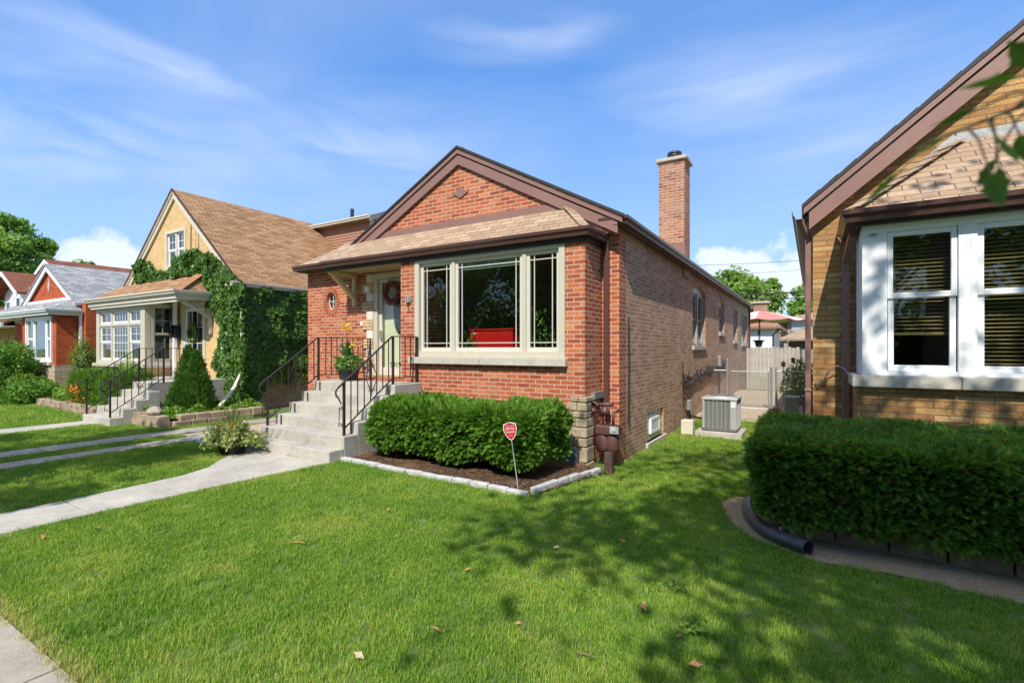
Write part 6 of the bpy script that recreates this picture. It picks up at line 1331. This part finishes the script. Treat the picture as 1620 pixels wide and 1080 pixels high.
for p, d in LV:
    d = Vector(d).normalized(); d = (d+Vector((0,0,-.25))).normalized(); n_ = Vector((tw.uniform(-.5,.5), tw.uniform(-.6,.1), 1)); sd_ = d.cross(n_).normalized(); n_ = sd_.cross(d); L = tw.uniform(.019,.028)
    out = [(0,0),(.10,.16),(.24,.27),(.34,.22),(.42,.38),(.58,.24),(.74,.20),(.90,.09),(1.1,0)]; out += [(x_,-y_) for x_, y_ in out[-2:0:-1]]
    c_ = p+d*L*.45-n_*.002; lf.add([p+d*L*x_+sd_*L*y_*.95+n_*(.10*L*abs(y_)) for x_, y_ in out]+[c_], [(i,(i+1)%len(out),len(out)) for i in range(len(out))])
lf.build('branch_leaves', leafmat('dark maple leaf', (.030,.085,.012), (.085,.165,.022), None, .3, 8, .6), ST)  # darker green than the leaves of the tree's crown
tree('street_tree', 'maple street tree by the public sidewalk left of the front walk', -8.6, -3.35, 8.8, (3.0,2.0,2.5), .15, 12500, M_TREE, .2, 72, 'street trees', -.1, 6.3, clumps=44)
tree('street_tree', 'maple street tree by the public sidewalk before the red bungalow', -20.5, -3.5, 9.0, (2.8,2.4,2.8), .17, 8000, M_TREE, .2, 73, 'street trees', -.1, 6.2, clumps=34)
OT = [(-14,-15,10,4.2,76),(-7,-16,11,4.6,77),(1,-15.5,10.5,4.4,78),(9,-16,11,4.6,79),(-22,-16,11,5,80)]
for k, (x, y, h, R, sd_) in enumerate(OT):
    tree('street_tree', 'broad tree across the street, mirrored in the picture window, %s of five' % ('leftmost but one','third from the right','second from the right','rightmost','leftmost')[k], x, y, h, (R,R*.8,h*.43), .34, 7000, M_TREE2, .25, sd_, 'trees across the street', -.2, h*.54, clumps=40)
hedge('tall_hedge', 'tall dark hedge across the street, mirrored in the windows', -34, 26, -19, -17.5, -.2, 3.2, 12, M_YEW, rx=.5, sc=6, seed=90, under=0, cat='hedge')
# ================================================================ grass
def tuft(name, n, h, R, w, seed, lean=.45):
    r = np.random.default_rng(seed); V = []
    for _ in range(n):
        a = r.random()*2*PI; rr_ = R*math.sqrt(r.random()); b = np.array([rr_*math.cos(a), rr_*math.sin(a), 0]); d = r.normal(size=2); L = h*(.55+.6*r.random()); ln_ = lean*L*(.3+r.random())
        d = d/np.linalg.norm(d); s = np.array([-d[1], d[0], 0])*w*.5; m1 = b+np.array([d[0]*ln_*.3, d[1]*ln_*.3, L*.6]); t = b+np.array([d[0]*ln_, d[1]*ln_, L])
        V += [b-s, b+s, m1+s*.8, m1-s*.8, m1-s*.8, m1+s*.8, t+s*.15, t-s*.15]
    V = np.array(V); o = npmesh(name, V, 4, M_GRASS); COL.objects.unlink(o); return o
def in_any(x, y):
    m = np.zeros(len(x), bool)
    for (a, b, c, d) in ((-400,400,-9,.97),(-10.94,-10.37,.9,11),(-9.87,-9.42,.9,4.75),(-14.03,-13.26,.9,4.6),(-14.2,-12.6,4.5,7.4),(-12.72,-11.26,4.92,7.5),(-19.4,-14.0,5.1,7.5),(-40,-19.3,5.1,9),(-10.35,-5.9,4.72,7.5),(-5.95,-2.66,4.9,7.5),(-12.9,30,22,99),(-2.02,-1.15,10.55,11.6),(-26.9,-26.1,.9,5.2),(-10.1,-2.5,7.3,30),(-30,-12.9,7.3,30),(0,30,7.3,30),(-2.6,0,13.3,30),(-9.6,-8.1,4.45,5.2),(-2.45,-2.05,10.6,11.0)): m |= (x > a) & (x < b) & (y > c) & (y < d)
    def pl(poly):
        res = np.zeros(len(x), bool); n = len(poly)
        for i in range(n):
            (x1, y1), (x2, y2) = poly[i], poly[(i+1) % n]
            if y1 == y2: continue
            k = ((y1 > y) != (y2 > y)) & (x < (x2-x1)*(y-y1)/(y2-y1)+x1); res ^= k
        return res
    for p in (WALK[0]+[(-6.1,.9),(-6.87,.9)]+WALK[1], [(-2.75,4.78),(-2.45,6.7),(-5,7),(-5.95,4.9)], SOIL_P, [(-.5,5.0),(8,5.0),(8,8),(-.3,8)], [(-8.1,4.2),(-7.4,4.2),(-7.3,4.7),(-8.1,4.7)]): m |= pl(p)
    return m
def scatter(name, zones, tufts, seed, scale):
    r = np.random.default_rng(seed); P = []; SC = []
    for (x0, x1, y0, y1, dens, sc) in zones:
        n = int((x1-x0)*(y1-y0)*dens); x = r.uniform(x0, x1, n); y = r.uniform(y0, y1, n)
        # keep what the lens (and a step to the side of it) can see
        Z = -x*math.sin(YAW)+y*math.cos(YAW); U = x*math.cos(YAW)+y*math.sin(YAW); k = (Z > .2) & (np.abs(U) < 1.25*Z+1.0) & ~in_any(x, y)
        x, y = x[k], y[k]; P.append(np.stack([x, y, [gz(a, b)-.004 for a, b in zip(x, y)]], 1)); SC.append(sc*(.7+.5*r.random(len(x))))
    P = np.concatenate(P); SC = np.concatenate(SC); me = bpy.data.meshes.new(name); me.from_pydata(P.tolist(), [], []); at_ = me.attributes.new('sc', 'FLOAT', 'POINT'); at_.data.foreach_set('value', SC.astype(np.float32))
    o = bpy.data.objects.new(name, me); COL.objects.link(o); me.materials.append(M_GRASS)
    c = bpy.data.collections.new(name+' tufts'); [c.objects.link(t) for t in tufts]
    ng = bpy.data.node_groups.new(name, 'GeometryNodeTree'); ng.interface.new_socket('Geometry', in_out='INPUT', socket_type='NodeSocketGeometry'); ng.interface.new_socket('Geometry', in_out='OUTPUT', socket_type='NodeSocketGeometry')
    gi = ng.nodes.new('NodeGroupInput'); go = ng.nodes.new('NodeGroupOutput'); mp_ = ng.nodes.new('GeometryNodeMeshToPoints'); ip = ng.nodes.new('GeometryNodeInstanceOnPoints'); ci = ng.nodes.new('GeometryNodeCollectionInfo')
    ci.inputs['Collection'].default_value = c; ci.inputs['Separate Children'].default_value = True; ci.inputs['Reset Children'].default_value = True
    rv = ng.nodes.new('FunctionNodeRandomValue'); rv.data_type = 'FLOAT_VECTOR'; rv.inputs[0].default_value = (-.12,-.12,0); rv.inputs[1].default_value = (.12,.12,6.283)
    na = ng.nodes.new('GeometryNodeInputNamedAttribute'); na.data_type = 'FLOAT'; na.inputs[0].default_value = 'sc'; L = ng.links.new
    L(gi.outputs[0], mp_.inputs[0]); L(mp_.outputs[0], ip.inputs['Points']); L(ci.outputs[0], ip.inputs['Instance']); ip.inputs['Pick Instance'].default_value = True
    L(rv.outputs[0], ip.inputs['Rotation']); L(na.outputs[0], ip.inputs['Scale']); L(ip.outputs[0], go.inputs[0])
    md = o.modifiers.new('grass', 'NODES'); md.node_group = ng; return tag(o, kind='stuff', label='short mown green lawn grass with scattered clover and dry blades')
TF = [tuft('grass_tuft', 24, .040, .052, .0036, k) for k in range(6)]
scatter('grass', [(-6.5,2.5,.95,3.2,800,1.0),(-9,3,3.2,5.2,560,1.05),(-3.2,.4,5.2,8,380,1.2),(-14.5,-6.5,.95,5.2,280,1.3),(-3.2,.3,8,13.4,150,1.5),(-30,-14.5,.9,5.2,70,2.0),(-11.4,-10,4.7,9,150,1.5),(-12,-9.8,9,18,40,2)], TF, 3, 1)
# fallen leaves and a twig
lr = random.Random(77); M_FALL = plain('dry fallen leaf', (.46,.24,.09), .8, 0, .4, 40); M_FALL2 = plain('pale fallen leaf', (.50,.42,.28), .8, 0, .3, 40)
def gpx(x, y, z=-.06):
    s, c = math.sin(YAW), math.cos(YAW); Z = (EYE-z)*F_PX/(y-HOR); u = (x-810)/F_PX; return Vector((Z*(-s+c*u), Z*(c+s*u), z))
for k, (x, y) in enumerate([(614,805),(468,857),(478,858),(690,995),(568,1036),(155,835),(168,1005),(880,865),(985,855),(1000,880),(650,838),(216,846),(1020,958),(1075,1005),(940,935),(350,830),(1100,1050),(740,900),(1240,945),(470,920),(66,849),(820,985),(905,790),(560,775)]):
    p = gpx(x, y); a = lr.random()*2*PI; s_ = lr.uniform(.022,.04); mb = MB(); R = mathutils.Euler((lr.uniform(-.5,.5), lr.uniform(-.5,.5), a)).to_matrix(); pts = [(-1,0,0),(-.4,.32,.12),(.1,.55,.2),(.45,.25,.05),(1,0,.1),(.45,-.25,.08),(.1,-.55,.2),(-.4,-.32,.1)]
    vs = [p+R@Vector(q)*s_ for q in pts]+[p+R@Vector((0,0,-.02))*s_]; mb.add(vs, [(i,(i+1)%8,8) for i in range(8)]); o = origin(item('fallen_leaf', 'curled dry brown leaf lying on the lawn', 'leaf', mb, M_FALL if k not in (7,4) else M_FALL2, 'fallen leaves on the lawn'))
    if k in (4,): o['label'] = 'pale dry leaf on the lawn near the bottom of the picture'; del o['group']
    if k in (7,): o['label'] = 'whitish leaf on the shaded lawn below the yard sign'; del o['group']
p = gpx(930,1035,-.05); mb = MB(); mb.tube([p+Vector((-.07,-.01,0)), p, p+Vector((.06,-.02,.01))],[.003,.004,.002],5); mb.tube([p, p+Vector((.02,.04,.01))],[.003,.001],4); origin(item('twig','thin bare twig lying on the shaded lawn','twig',mb,M_BARK))

for k, (x, y) in enumerate([(1104,1000),(1065,930)]):
    p = gpx(x, y, -.07); r = np.random.default_rng(k+5); n = 40; P = np.array(p)+r.normal(size=(n,3))*np.array([.05,.05,.008])+np.array([0,0,.03]); T = thing('weed', ('broadleaf weed rosette in the shaded lawn near the bottom edge','small weed rosette in the shaded lawn, farther from the camera')[k], 'weed', p); leaves('foliage', P, np.tile([0,0,1.],(n,1)), .035, M_LIME_L, T, .7, .3, 0, .1, k)
